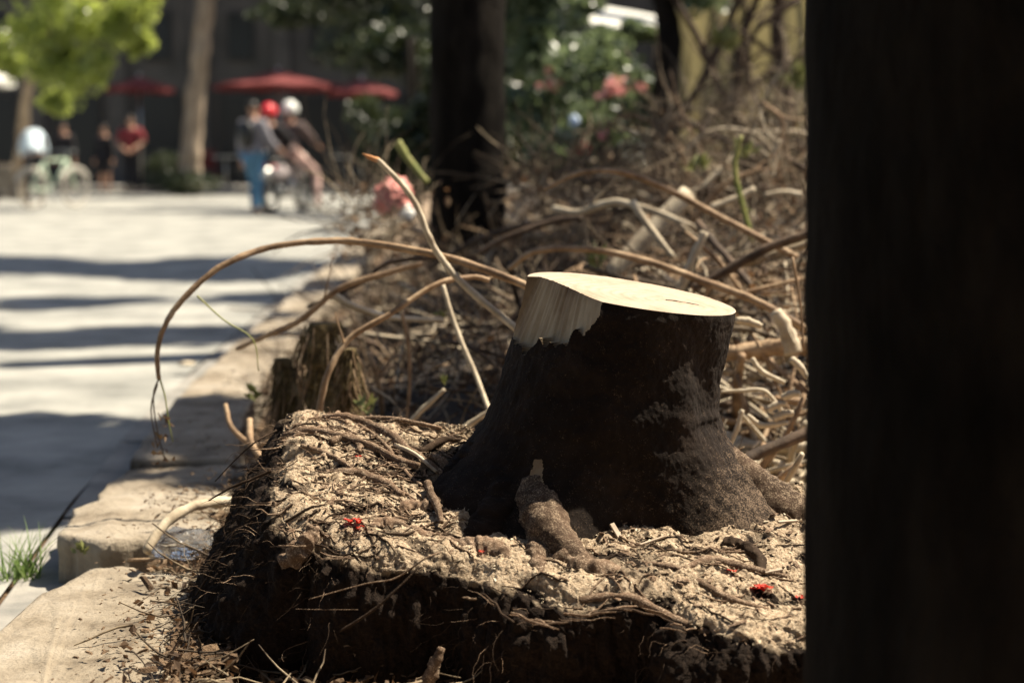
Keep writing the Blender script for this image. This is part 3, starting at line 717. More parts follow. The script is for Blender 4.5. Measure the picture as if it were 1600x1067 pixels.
branch('dark brown bowed branch over the left end of the pile', [(370, 545, 4.8), (420, 523, 4.75), (470, 500, 4.7), (530, 452, 4.7), (600, 428, 4.7), (660, 412, 4.7)], (.006, .008, .008, .007), M.twig_tan, ntw=2)
branch('thin dark branch passing under the long arch', [(480, 480, 5.0), (560, 445, 5.0), (610, 410, 5.0), (700, 402, 5.0)], (.005, .006), M.twig_dark, ntw=2)
branch('long tan branch bowing above the right of the stump', [(850, 296, 5.3), (900, 272, 5.25), (945, 267, 5.2), (990, 275, 5.2), (1050, 300, 5.2), (1130, 342, 5.15), (1210, 384, 5.1), (1245, 402, 5.1)], (.006, .0085, .0095, .010), M.twig_tan)
branch('long grey branch running just behind the cut top of the stump', [(795, 420, 4.9), (840, 392, 4.85), (930, 391, 4.8), (1020, 411, 4.75), (1100, 440, 4.7), (1180, 470, 4.65), (1262, 515, 4.6)], (.008, .009, .010, .011), M.twig_tan)
branch('thick pale log end slanting up behind the stump', [(955, 430, 6.1), (1015, 365, 6.15), (1075, 302, 6.2)], (.032, .034, .032), M.twig_pale, cat='log', name='cut_log', group=None, k=14, rough=.12)
branch('short pale stick leaning across the thick log', [(988, 316, 5.5), (1012, 352, 5.45), (1052, 402, 5.4)], (.013, .012, .010), M.twig_pale)
branch('pale crooked branch lying behind the leaning stick', [(865, 325, 6.2), (905, 332, 6.1), (960, 316, 6.0), (1020, 330, 5.9), (1085, 356, 5.8)], (.010, .013, .012, .011), M.twig_pale, ntw=2)
branch('stubby pale stick standing up right of the log', [(1062, 455, 5.1), (1080, 410, 5.1), (1102, 362, 5.1)], (.014, .013, .011), M.twig_pale)
branch('thick dark branch leaning from the foreground trunk', [(1080, 452, 5.0), (1140, 420, 5.0), (1200, 388, 5.0), (1275, 362, 5.0)], (.012, .014, .014), M.twig_dark)
branch('tan log lying right behind the stump', [(1130, 552, 4.7), (1180, 548, 4.68), (1240, 540, 4.65), (1300, 545, 4.6)], (.022, .024, .026), M.twig_tan, cat='log', name='cut_log', group=None, k=14)
branch('forked pale stub standing on the tan log', [(1212, 486, 4.55), (1228, 515, 4.55), (1240, 552, 4.55)], (.016, .020, .024), M.twig_pale, ntw=1)
branch('thin stick with a green tip behind the right rim of the stump', [(1160, 458, 4.9), (1200, 448, 4.9), (1250, 436, 4.9)], (.005, .006), M.twig_tan)
branch('dark branch stretched low behind the black trunk', [(660, 428, 7.2), (740, 378, 7.0), (830, 350, 6.9), (930, 330, 6.8)], (.010, .013, .012), M.twig_dark, ntw=3)
branch('second dark branch under the stretched one', [(740, 400, 6.4), (800, 368, 6.3), (870, 345, 6.3), (910, 342, 6.2)], (.010, .012, .010), M.twig_dark, ntw=2)
branch('half lit branch with a pale bark end beside the right root', [(1155, 722, 3.95), (1200, 702, 3.98), (1275, 672, 4.0)], (.011, .013, .014), M.twig_dark, name='fallen_branch')
branch('white twig bent like a hook right of the stump', [(1175, 560, 4.3), (1190, 580, 4.3), (1226, 598, 4.3)], (.006, .007, .005), M.twig_pale)
branch('long pale twig with greenish end reaching the stump', [(1126, 612, 4.25), (1160, 610, 4.25), (1195, 611, 4.25), (1222, 642, 4.25)], (.0035, .005, .005), M.twig_pale)
branch('short upright pale twig beside the flare of the stump', [(1142, 692, 4.15), (1152, 668, 4.15), (1160, 640, 4.15)], (.006, .006, .005), M.twig_pale)
branch('knotty white twig low against the trunk', [(1168, 648, 4.2), (1190, 664, 4.2), (1232, 660, 4.2)], (.005, .008, .005), M.twig_pale, ntw=2, Ltw=.06)
for i_, (u, v, u2, v2) in enumerate(((1200, 640, 1228, 630), (1222, 622, 1250, 615), (1208, 655, 1240, 645), (1236, 560, 1262, 590), (1150, 500, 1190, 510))):
    branch(['whitest peeled stick end in the heap right of the stump', 'peeled stick end touching the foreground trunk', 'lowest peeled stick of the white heap', 'pale splinter hanging beside the foreground trunk', 'pale stick poking out behind the right rim of the stump'][i_],
           [(u, v, 4.2), ((u+u2)/2, (v+v2)/2-3, 4.2), (u2, v2, 4.2)], (.008, .010, .007), M.twig_pale)
branch('yellow green stem standing upright in the brush', [(1158, 212, 5.8), (1148, 262, 5.8), (1160, 320, 5.8), (1176, 378, 5.8)], (.007, .009, .008), M.twig_green, cat='stem', name='green_stem', group=None, ntw=2, Ltw=.08)
branch('thin reddish twig hanging down beside the foreground trunk', [(1238, 402, 4.4), (1250, 470, 4.4), (1256, 545, 4.4)], (.004, .003), M.twig_tan)
branch('yellow green cut cane leaning beside the black trunk', [(620, 222, 6.8), (640, 252, 6.8), (668, 286, 6.8)], (.017, .014, .010), M.twig_green, cat='cane', name='cut_cane', group=None)
branch('white stripped root lying across the broken kerb', [(228, 862, 3.75), (258, 818, 3.80), (300, 792, 3.85), (350, 784, 3.9), (405, 792, 3.9)], (.010, .012, .0125, .012), M.twig_pale, cat='root', name='stripped_root', group=None)
branch('grey stick with a fresh green sprout behind the soil block', [(635, 665, 4.4), (665, 635, 4.4), (695, 608, 4.4)], (.007, .007, .005), M.twig_pale)
branch('brown hanging twig in the dark hollow of the pile', [(628, 488, 4.7), (638, 540, 4.7), (640, 600, 4.7), (634, 665, 4.7)], (.006, .005, .004), M.twig_tan)
branch('pale stick low behind the left slope of the stump', [(690, 690, 4.3), (735, 662, 4.3), (780, 632, 4.3)], (.008, .008, .006), M.twig_pale)
branch('reddish bowed root beside the kerb', [(352, 632, 4.6), (362, 668, 4.55), (395, 695, 4.5), (420, 690, 4.4)], (.006, .007, .006), M.twig_tan)
branch('short bent root left of the soil block', [(390, 655, 4.4), (392, 690, 4.35), (412, 720, 4.3)], (.008, .009, .007), M.twig_tan)
branch('straw coloured stem lying on the kerb litter', [(200, 875, 3.9), (300, 872, 3.85), (350, 862, 3.8), (400, 820, 3.8)], (.004, .006, .005), M.twig_tan)
branch('dark bough hanging across the upper right of the pile', [(1060, 180, 8.0), (1120, 215, 7.8), (1190, 230, 7.6), (1270, 270, 7.4)], (.010, .012, .014), M.twig_dark, ntw=6, Ltw=.3)
branch('pale horizontal stick near the top right of the pile', [(1195, 305, 6.5), (1225, 300, 6.5), (1252, 304, 6.5)], (.008, .009), M.twig_pale)
branch('light crooked stick under the upright green stem', [(1110, 325, 6.0), (1145, 312, 6.0), (1180, 296, 6.0)], (.012, .012), M.twig_pale)
for i_, (lb, pp, r_, mt) in enumerate((
    ('tan arc of a branch high in the back of the pile, over the crate', [(940, 205, 9), (985, 180, 9), (1040, 205, 9), (1085, 260, 9)], .010, M.twig_tan),
    ('tall tan stick leaning left before the ochre screen', [(1120, 330, 8), (1100, 250, 8), (1062, 170, 8), (1048, 110, 8)], .011, M.twig_tan),
    ('tall pale stick leaning right before the ochre screen', [(1130, 300, 8.2), (1170, 230, 8.2), (1196, 150, 8.2), (1236, 90, 8.2)], .009, M.twig_pale),
    ('bowed pale twig under the sapling forks', [(1060, 250, 7.5), (1110, 205, 7.5), (1180, 210, 7.5), (1230, 260, 7.5)], .008, M.twig_pale),
    ('tan twig curling down at the upper right', [(1190, 160, 7.2), (1222, 190, 7.2), (1212, 250, 7.2), (1225, 300, 7.2)], .009, M.twig_tan),
    ('pale stick end pointing up beside the foreground trunk top of the pile', [(1205, 275, 6.6), (1210, 245, 6.6), (1218, 218, 6.6)], .012, M.twig_pale),
    ('brown branch crossing low before the pink blossoms', [(860, 275, 9), (930, 240, 9), (1000, 232, 9), (1060, 262, 9)], .011, M.twig_dark),
    ('pale crooked stick left of the upright green stem', [(1040, 350, 7), (1062, 310, 7), (1100, 290, 7), (1142, 250, 7)], .009, M.twig_pale),
    ('tan stick slanting up behind the long bowed branch', [(1080, 345, 6.5), (1130, 290, 6.5), (1192, 262, 6.5)], .010, M.twig_tan),
    ('thin tan twig arching over the low stall', [(880, 300, 8.5), (900, 225, 8.5), (950, 190, 8.5), (1010, 215, 8.5)], .006, M.twig_tan))):
    branch(lb, pp, (r_, r_*.9, r_*.55), mt, ntw=4, Ltw=.25)
# green sprouts
M.olive = pm('olive_leaf', [(.10, .11, .035), (.20, .21, .07), (.30, .29, .12)], 20, .55, 0, trans=.2)
def sprout(px, py, Y, lab, n=7, s=.04, mat=None, name='leafy_sprout'):
    s *= .62
    m_ = MB(); 
    for q in range(n):
        d = Vector((rnd(-1, 1), rnd(-.6, .6), rnd(.1, 1.2))).normalized(); sd = d.cross(Vector((rnd(-1, 1), rnd(-1, 1), .3))).normalized()*s*.22
        P0 = Vector((rnd(-1, 1), rnd(-1, 1), rnd(-1, 1)))*s*.4
        m_.add([tuple(P0), tuple(P0+d*s*.4+sd), tuple(P0+d*s), tuple(P0+d*s*.4-sd)], [(0, 1, 2, 3)])
    o = m_.build(name, mat or M.olive); o.location = at(px, py, Y); return tag(o, lab, 'sprout', 'green sprouts in the debris')
sprout(692, 602, 4.4, 'fresh green sprout on the grey stick behind the block')
sprout(398, 620, 4.7, 'pale green sprout beside the kerb left of the soil block', 10, .06)
sprout(572, 640, 4.4, 'green sprout behind the top edge of the soil block', 10, .06)
sprout(1165, 240, 6.5, 'yellow green sprout in the top of the brush pile', 12, .09)
sprout(1090, 260, 6.5, 'long leaved green sprout left of the upright stem', 12, .09)
sprout(690, 492, 4.9, 'small green sprout under the pale crossing stick', 6, .04)
sprout(1130, 70, 9.0, 'bright green tuft of leaves before the ochre screen', 22, .16)
sprout(1240, 130, 9.0, 'yellowish leaves hanging before the right of the ochre screen', 22, .15)
sprout(935, 410, 5.6, 'dim green leaves behind the cut top of the stump', 14, .10)
# two rotten posts hung with fibre
for (x, y0, y1, Y, r_, lb) in ((503, 505, 650, 4.75, .055, 'rotten mossy post at the left end of the brush pile'), (546, 545, 650, 4.5, .022, 'narrow shaggy post beside the mossy one'), (445, 560, 650, 4.9, .03, 'short crumbling post nearest the kerb')):
    m_ = MB(); a = at(x, y0, Y); b = at(x+4, y1+60, Y)
    m_.tube([b, (a+b)/2+Vector((.005, 0, 0)), a], (r_*1.2, r_, r_*.75), 22, True, .8, res=16)
    fb = MB()
    for q in range(230):
        t = random.random(); c = a+(b-a)*t; A = rnd(0, 6.28); p = c+Vector((math.cos(A), math.sin(A), 0))*r_*.95
        (m_ if q % 3 else fb).tube(wander(p, (math.cos(A), math.sin(A), -2.0), rnd(.03, .14), 5, .3, .3), (.0022, .0007), 4, False)
    m_.v = [v-np.array(b) for v in m_.v]
    fb.v = [v-np.array(b) for v in fb.v]; o = m_.build('rotten_post', M.moss); o.location = b; fb.build('hanging_fibres', M.twig_tan, o); tag(o, lb, 'post', 'rotten posts at the end of the pile')

# random sticks: individuals, then the uncountable litter
def pile_top(X, Y):
    left = sm(-.75, .05, X + .05*(Y-5))
    return .06 + left*sm(4.0, 5.4, Y)*(.80+.34*noise.noise(Vector((X*2.3, Y*1.7, 4))))*(.52 + .20*sm(.1, 1.0, X) + .42*sm(5.5, 8.5, Y)*sm(-.2, 1.4, X))
mats = [M.twig_pale, M.twig_tan, M.twig_tan, M.twig_dark, M.twig_litter]
for q in range(285):
    Y = rnd(4.7, 9.5)**1.0; X = rnd(-.55, 1.5)*(Y/6.5)
    if q % 3 == 0: X = rnd(.35, 1.0); Y = rnd(4.1, 6.0)
    if q >= 230: Y = rnd(4.05, 5.0); X = (rnd(1135, 1260)-800)/F*Y
    zt_ = float(pile_top(X, Y)); zg = float(verge_h(X, Y))
    z = zg + (zt_-zg)*random.random()**.6
    L_ = rnd(.25, .8); d = Vector((rnd(-1, 1), rnd(-.6, .6), rnd(-.35, .5)))
    r_ = rnd(.004, .012) if random.random() < .8 else rnd(.012, .022)
    P = wander((0, 0, 0), d, L_, 6, .20, .02); c = sum(P, Vector())/len(P)
    m_ = MB(); m_.tube(P, (r_, r_*.6), 7, True, .3, res=2); twigs_on(m_, P, r_, random.choice((0, 1, 2)), .15)
    mt = random.choice(mats) if q < 230 else random.choice((M.twig_pale, M.twig_pale, M.twig_tan))
    o = m_.build('loose_stick', mt); o.location = Vector((X, Y, z))-c
    lk = {'twig_pale': 'pale grey', 'twig_tan': 'tan', 'twig_dark': 'dark brown', 'twig_litter': 'mottled brown'}[mt.name]
    th_ = 'thick' if r_ > .012 else 'medium' if r_ > .007 else 'thin'
    u_, v_ = pxof((X, Y, z))
    zn = 'right of the stump beside the foreground trunk' if u_ > 1130 and v_ > 430 else 'above the right rim of the stump' if u_ > 1000 else 'above the left of the cut top' if u_ > 800 else 'below the black trunk' if u_ > 660 else 'at the left end of the pile'
    zn = zn if v_ > 330 else 'at the back of the pile '+('under the bare saplings' if u_ > 1030 else 'under the grey green tree' if u_ > 790 else 'left of the black trunk')
    if q >= 230: zn = 'low in the heap right of the stump'
    lb = '%s %s loose stick %s' % (th_, lk, zn); tag(o, lb, 'stick', lb.replace('stick', 'sticks'))
def litter_points(n, f):
    X = []; 
    while len(X) < n:
        Y = rnd(4.2, 10.5); x = rnd(-.85, 1.75)*(max(Y, 5)/6.2)
        zt_ = float(pile_top(x, Y)); zg = float(verge_h(x, Y))
        if zt_ < .1 and random.random() > .12: continue
        X.append((x, Y, zg+(zt_-zg)*random.random()**f))
    return X
m_ = MB(); m2 = MB(); m3 = MB(); m4 = MB()
for x, y_, z in litter_points(5200, .55):
    r_ = rnd(.0012, .0045)*max(1, y_/5.5); P = wander((x, y_, z), (rnd(-1, 1), rnd(-1, 1), rnd(-.5, .9)), rnd(.06, .35)*max(1, y_/6), 4, .35, .02)
    (m_ if random.random() < .45 else m2 if random.random() < .62 else m3 if random.random() < .6 else m4).tube(P, (r_, r_*.5), 4, False)
pile = [m_.build('brush_twigs', M.twig_litter), m2.build('brown_brush_twigs', M.twig_dark), m3.build('tan_brush_twigs', M.twig_tan), m4.build('pale_brush_twigs', M.twig_pale)]
for o in pile: tag(o, kind='stuff')
def leaf_cards(name, pts, size, mat, parent=None, up=0.0, kind=None, fold=.25):
    """small folded leaves, one per point"""
    n = len(pts); pts = np.asarray(pts, float)
    d = rng.normal(size=(n, 3)); d[:, 2] -= up; d /= np.linalg.norm(d, axis=1)[:, None]
    s = rng.normal(size=(n, 3)); s -= d*(s*d).sum(1)[:, None]; s /= np.linalg.norm(s, axis=1)[:, None]
    nn = np.cross(d, s); L_ = size*(.6+.8*rng.random(n))[:, None]; W2 = L_*.33
    A = pts-d*L_/2; B = pts+d*L_/2; Cc = pts-d*L_*.05+s*W2+nn*W2*fold; Dd = pts-d*L_*.05-s*W2+nn*W2*fold
    V = np.stack([A, Cc, B, Dd], 1).reshape(-1, 3); k_ = np.arange(n)[:, None]*4
    Q = np.concatenate([k_+np.array([[0, 1, 2]]), k_+np.array([[0, 2, 3]])])
    o = link(name, npmesh(name, V, Q), mat, parent)
    if kind: o['kind'] = kind
    return o
leaf_cards('dead_leaves', litter_points(3600, .5), .036, M.deadleaf, kind='stuff')
# litter on the verge by the kerb
P = []
while len(P) < 7200:
    Y = rnd(2.4, 9) if len(P) % 2 else rnd(2.9, 4.3); X = KX(Y)+.30+abs(random.gauss(0, .28)) if len(P) % 14 else KX(Y)+rnd(.2, .5)
    P.append((X, Y, max(float(verge_h(X, Y)), .09 if X < KX(Y)+.42 else 0)+rnd(0, .02)+.012))
leaf_cards('verge_leaf_litter', P[:2600], .019, M.deadleaf, kind='stuff')
scatter_chunks('verge_rubble', np.array(P[2600:]), .003, .022, M.dirt, None, .6, 1.5)
P = [(x, y_, z) for x, y_, z in P if y_ < 6][:420]; m_ = MB()
for x, y_, z in P:
    r_ = rnd(.001, .003); m_.tube(wander((x, y_, z+.01), (rnd(-1, 1), rnd(-1, 1), rnd(-.1, .2)), rnd(.04, .18), 4, .35, .02), (r_, r_*.5), 4, False)
tag(m_.build('verge_twigs', M.twig_litter), kind='stuff')
# thin litter on the kerb tops
P = []
for q in range(2600):
    Y = rnd(2.3, 8) if q % 2 else rnd(2.6, 4.4); X = KX(Y)+.03+rnd(0, 1)**.35*.36; P.append((X, Y, (.095 if Y < 3.8 else .145 if Y < 5.05 else .125)+.012))
scatter_chunks('kerb_grit', np.array(P), .0015, .009, M.dirt, None, .5, 1.5)
# shaggy dry grass-like fibre over the far part of the pile (upper right)
m_ = MB()
for q in range(850):
    px, py = ((lambda x_: (x_, rnd(165 if x_ > 1020 else 262, 335)))(rnd(800, 1265))) if q % 5 else (rnd(530, 655), rnd(290, 400)); Y = rnd(7, 10.5)
    r_ = rnd(.0015, .006); m_.tube(wander(at(px, py, Y), (rnd(-1, 1), rnd(-.5, .5), rnd(-.3, 1.2)), rnd(.1, .5), 5, .3, .03), (r_, r_*.4), 4, False)
tag(m_.build('dry_undergrowth', M.twig_litter), kind='stuff')
pts = [tuple(at(x_, rnd(170 if x_ > 1020 else 262, 330), rnd(8, 11))) for x_ in [rnd(790, 1265) for _ in range(420)]]+[tuple(at(rnd(520, 700), rnd(285, 400), rnd(7, 10))) for _ in range(160)]
leaf_cards('withered_undergrowth_leaves', pts, .042, M.deadleaf, kind='stuff')

# salmon bag, clear plastic bag, grass tuft
def crumple(name, c, size, mat, label, cat, sub=5, amp=.28, seed=0, parent=None):
    bm = bmesh.new(); bmesh.ops.create_icosphere(bm, subdivisions=sub, radius=1)
    for v in bm.verts:
        p = v.co.copy(); r_ = 1 + amp*noise.noise(p*1.7+Vector((seed, 0, 0))) + amp*.9*abs(noise.noise(p*4+Vector((0, seed, 0)))) + amp*.3*noise.noise(p*11)
        v.co = Vector((p.x*size[0]*r_, p.y*size[1]*r_, max(p.z*size[2]*r_, -size[2]*.75)))
    me = bpy.data.meshes.new(name); bm.to_mesh(me); bm.free()
    me.polygons.foreach_set('use_smooth', [True]*len(me.polygons))
    o = link(name, me, mat, parent); o.location = c
    if label: tag(o, label, cat)
    return o
M.salmon = plain('salmon_plastic', (.58, .22, .18), .5)
M.white = plain('white_cloth', (.78, .76, .70), .7)
bg_ = crumple('plastic_bag', at(614, 312, 7.6), (.085, .08, .085), M.salmon, 'crumpled salmon pink plastic bag on the left top of the brush pile', 'bag', seed=3)
crumple('bag_knot', Vector((.055, -.05, -.06)), (.035, .03, .04), M.white, None, None, 4, parent=bg_, seed=8)
m_, n_, b_, o_ = newmat('clear_plastic'); b_.inputs['Base Color'].default_value = (.95, .96, .97, 1); b_.inputs['Roughness'].default_value = .12
b_.inputs['Transmission Weight'].default_value = .93; b_.inputs['IOR'].default_value = 1.12; b_.inputs['Roughness'].default_value = .2; M.clear = m_
crumple('clear_plastic_bag', at(288, 858, 3.85)+Vector((0, 0, .01)), (.065, .06, .032), M.clear, 'crumpled clear plastic bag glinting on the kerb litter', 'bag', seed=5)
crumple('white_scrap', at(292, 568, 7.85), (.035, .03, .010), M.twig_pale, 'scrap of pale paper on the sunlit gutter', 'paper scrap', 4, seed=11)
crumple('white_scrap', at(222, 735, 5.5), (.03, .03, .012), M.white, 'small white scrap in the shaded gutter', 'paper scrap', 4, seed=12)
gr = MB()
for q in range(70):
    A = rnd(0, 6.28); r0 = rnd(0, .035); P0 = Vector((math.cos(A)*r0, math.sin(A)*r0, 0)); L_ = rnd(.04, .12)
    d = Vector((rnd(-.5, .5), rnd(-.4, .4), 1)); pts = wander(P0, d, L_, 5, .12, -.0); pts = [p + Vector((d.x, d.y, -.25))*((i/5)**2)*L_*.5 for i, p in enumerate(pts)]
    s = Vector((rnd(-1, 1), rnd(-1, 1), 0)).normalized()*.0022; V = []
    for i, p in enumerate(pts): w_ = s*(1-i/5.3); V += [tuple(p-w_), tuple(p+w_)]
    gr.add(V, [(i*2, i*2+1, i*2+3, i*2+2) for i in range(5)])
o = gr.build('grass_tuft', M.grass); o.scale = (1.5, 1.5, 1.5); o.location = at(35, 908, 4.08); tag(o, 'green grass tuft growing from the gutter at the broken kerb', 'grass tuft')
sprout(128, 862, 3.95, 'flat green weed on the broken kerb stone', 14, .04)

# ------------------------------------------------------------------ trees
def blob_points(n, c, r, shell=.55):
    p = rng.normal(size=(n, 3)); p /= np.linalg.norm(p, axis=1)[:, None]
    rad = (shell + (1-shell)*rng.random(n)) ; return np.asarray(c)+p*rad[:, None]*np.asarray(r)
def crown_points(blobs, dens, sub=9):
    out = []
    for c, r in blobs:
        c = np.asarray(c, float); r = np.asarray(r, float)*np.ones(3)
        for q in range(sub):
            cc = blob_points(1, c, r*.72, .4)[0]; out.append(blob_points(int(dens*rnd(.6, 1.3)), cc, r*rnd(.3, .55), .1))
    return np.concatenate(out)
LW = [1.0]
def tree(label, trunk_pts, rad, bark, blobs, leafmat, dens, leaf, cat='tree', group=None, name='street_tree', sub=9, limbs=True, k=20, rough=.35):
    b = Vector(trunk_pts[0]); root_ = empty(name, b); tag(root_, label, cat, group)
    m_ = MB(); m_.tube([Vector(p)-b for p in trunk_pts], rad, k, True, rough, res=14); m_.build('trunk', bark, root_)
    if limbs:
        for c, r in blobs[::5]:
            m_ = MB(); t0 = Vector(trunk_pts[-1])-b; e = Vector(c)-b
            mid = (t0+e)/2+Vector((0, 0, -.1*(e-t0).length)); m_.tube([t0, mid, e], (min(.03, rad[-1]*.4), min(.012, rad[-1]*.2), .004), 8, True, .2, res=5); m_.build('limb', bark, root_)
    if blobs:
        P = crown_points(blobs, dens, sub) - np.array(b)
        leaf_cards('crown', P, leaf, leafmat, root_, .4)
    return root_
def sh(X, Y, z): return Vector((X, Y, 0)) + SD*(z/SD.z)
# the big black trunk close by on the right; unseen leaves added around the camera block sky light
sky_block_blobs = [((-2.3, -1.2, 1.9), (1.2, 1.0, 1.2)), ((2.2, -.8, 1.8), (1.0, 1.0, 1.2)), ((0, -2.0, 1.6), (1.6, .8, 1.3)), ((-2.9, .6, 2.4), (.7, .9, .8)), ((2.6, .8, 2.2), (.8, .9, 1.0)), ((-.4, 1.0, 3.6), (1.6, 1.6, .6)), ((1.4, .6, 3.8), (1.6, 1.5, .6)), ((.2, -1.2, 3.4), (2.0, 1.4, .8)), ((-2.2, .0, 3.6), (1.4, 1.5, .7)), ((-1.3, 2.4, 4.2), (1.0, .8, .5)), ((1.6, 2.5, 5.4), (.9, .8, .5))]
fg = tree('large dark tree trunk close by on the right, its bark almost black', [(.71, 2.2, -.06), (.682, 2.2, .3), (.672, 2.2, .8), (.670, 2.2, 1.2), (.67, 2.18, 2.0), (.6, 1.9, 3.0)], (.33, .305, .30, .305, .29, .2), M.tree_bark, sky_block_blobs, M.leaf_dark, 520, .20, sub=14, k=48, rough=.025)
# black trunk in the middle distance
b1 = [(sh(x, y_, 5.2+rnd(-.5, .6)), (.6, .6, .3)) for x, y_ in ((-5.6, 5.9), (-4.8, 6.3), (-4.0, 5.7), (-3.2, 6.2), (-2.5, 5.6), (-1.9, 6.1), (-1.4, 5.6), (-1.9, 5.1), (-2.9, 5.1), (-4.0, 5.0), (-5.2, 5.1), (-1.25, 6.1), (-1.75, 4.6), (-2.5, 4.5), (-3.3, 4.5), (-6.5, 5.6), (-6.3, 5), (-1.45, 5.2))]
mid = tree('straight black tree trunk standing in the brush behind the stump', [(-.235, 9, -.02), (-.225, 9, .5), (-.225, 9, 1.2), (-.22, 9, 2), (-.17, 9, 3.6)], (.24, .195, .19, .19, .15), M.tree_bark, b1, M.leaf_dark, 150, .17, sub=16, k=28, rough=.08, limbs=False)
pshade = [at(850, 335, 7.5), at(780, 385, 7.0), at(900, 290, 8.8), at(720, 470, 5.3), at(600, 540, 5.2), at(640, 600, 5.0), at(1000, 250, 8.5)]
b2_ = [(p + SD*((9.5-p.z)/SD.z), (.42, .42, .3)) for p in pshade] + [(sh(x, y_, 10+rnd(-.6, .6)), (.8, .62, .35)) for x, y_ in ((-7, 9.4), (-5.8, 9.6), (-4.7, 9.3), (-3.6, 9.6), (-2.6, 9.3), (-1.8, 9.6), (-2.8, 11.6), (-6, 11.7), (-4.4, 12.0), (-7.6, 11.4), (-8.2, 9.7), (-1.5, 11.9))]
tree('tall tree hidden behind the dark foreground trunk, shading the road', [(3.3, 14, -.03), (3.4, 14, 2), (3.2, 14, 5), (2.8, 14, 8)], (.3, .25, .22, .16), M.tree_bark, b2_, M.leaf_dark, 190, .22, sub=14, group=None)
b3_ = [(sh(x, y_, 10+rnd(-.6, .8)), (1.1, 1.0, .4)) for x, y_ in ((-10, 15), (-8.4, 14.3), (-8, 15.9), (-6.6, 15), (-5.2, 14.2), (-5, 16), (-3.8, 15.2), (-2.6, 14.3), (-2.6, 15.8), (-1.6, 15))]
tree('tall tree beyond the ochre screen, shading the street further on', [(6.2, 21, -.03), (6.2, 21, 2), (5.4, 20.5, 5), (4.2, 20, 8)], (.3, .25, .22, .16), M.tree_bark, b3_, M.leaf_dark, 230, .26, sub=16, group=None)
# young bright tree at the top left over the road
bl = [(at(60, 40, 30), (1.0, .8, .8)), (at(150, 35, 30), (.85, .8, .75)), (at(205, 15, 30), (.6, .6, .6)), (at(100, 115, 30), (.8, .6, .6)), (at(215, 65, 30.4), (.28, .4, .4)), (at(15, 90, 31), (.6, .6, .6)), (at(90, 160, 30.5), (.35, .4, .25)), (at(100, -60, 30), (1.5, 1.2, .7)), (at(150, 105, 30), (.35, .5, .35))]
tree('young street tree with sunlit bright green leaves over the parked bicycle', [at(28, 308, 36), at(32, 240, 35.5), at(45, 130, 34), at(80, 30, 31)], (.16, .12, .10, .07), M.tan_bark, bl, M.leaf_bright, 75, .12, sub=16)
# tan trunk on the far pavement
tree('tan street tree trunk on the far pavement between the red parasols', [at(292, 300, 39), at(297, 250, 39), at(308, 130, 39), at(322, 0, 39), at(330, -120, 39)], (.30, .24, .21, .20, .16), M.tan_bark, [(at(300, -150, 39), (3, 2, 1.3)), (at(420, -90, 39), (1.6, 1.2, .9)), (at(200, -110, 40), (1.8, 1.4, .7)), (Vector((-5.5, 41.5, 2.8))+SD*6, (1.5, 1.2, .6)), (Vector((-6.3, 41.5, 2.8))+SD*5.5, (1.2, 1.2, .6)), (Vector((-8.8, 43, 2.8))+SD*6, (1.3, 1.2, .6)), (Vector((-3.6, 41.5, 2.8))+SD*6, (.9, 1.2, .6))], M.leaf_dark, 330, .2, sub=10)
# dim trees of the shaded middle
bgblobs = [(at(560, 30, 30), (1.6, 1.2, 1.1)), (at(640, 100, 28), (1.0, 1, .8)), (at(600, 190, 26), (.8, .8, .9)), (at(470, 10, 33), (1.3, 1, .5)), (at(560, -80, 30), (3, 1.5, 1.0)), (at(650, 230, 22), (.5, .6, .6))]
tree('dark leafy tree behind the black trunk, hiding the cafe front', [at(648, 318, 27), at(650, 200, 27), at(640, 60, 27)], (.14, .11, .08), M.tree_bark, bgblobs, M.leaf_dark, 260, .13, sub=10)
bgb = [(at(850, 60, 15), (.55, .5, .5)), (at(930, 110, 14.5), (.45, .5, .45)), (at(840, 170, 15), (.5, .5, .4)), (at(820, 0, 15), (.5, .5, .5)), (at(920, 200, 15.5), (.45, .4, .3)), (at(870, 250, 13), (.35, .4, .25)), (at(1010, 150, 15), (.3, .4, .3)), (at(905, 22, 17), (.3, .3, .2)), (at(1000, 50, 17), (.25, .3, .12)), (at(1100, -25, 14), (.5, .4, .3)), (at(850, -50, 15), (.5, .5, .4))]
tree('grey green leafy tree behind the brush to the right of the black trunk', [at(1040, 320, 14), at(1038, 200, 14), at(1045, 60, 14), at(1030, -20, 14)], (.14, .11, .10, .07), M.tree_bark, bgb, M.leaf_grey, 130, .075, sub=9, limbs=False)
bgc = [(at(760, 40, 22), (1.1, .9, .9)), (at(800, 150, 22), (.9, .8, .8)), (at(720, 140, 24), (.9, .8, .9)), (at(790, 240, 20), (.7, .6, .5)), (at(930, 240, 22), (1.3, .6, .6)), (at(900, 130, 24), (1.4, .7, .8))]
tree('dense dark green tree further behind the black trunk', [at(770, 320, 22), at(768, 200, 22), at(775, 80, 22)], (.15, .12, .10), M.tree_bark, bgc, M.leaf_dark, 280, .11, sub=9)
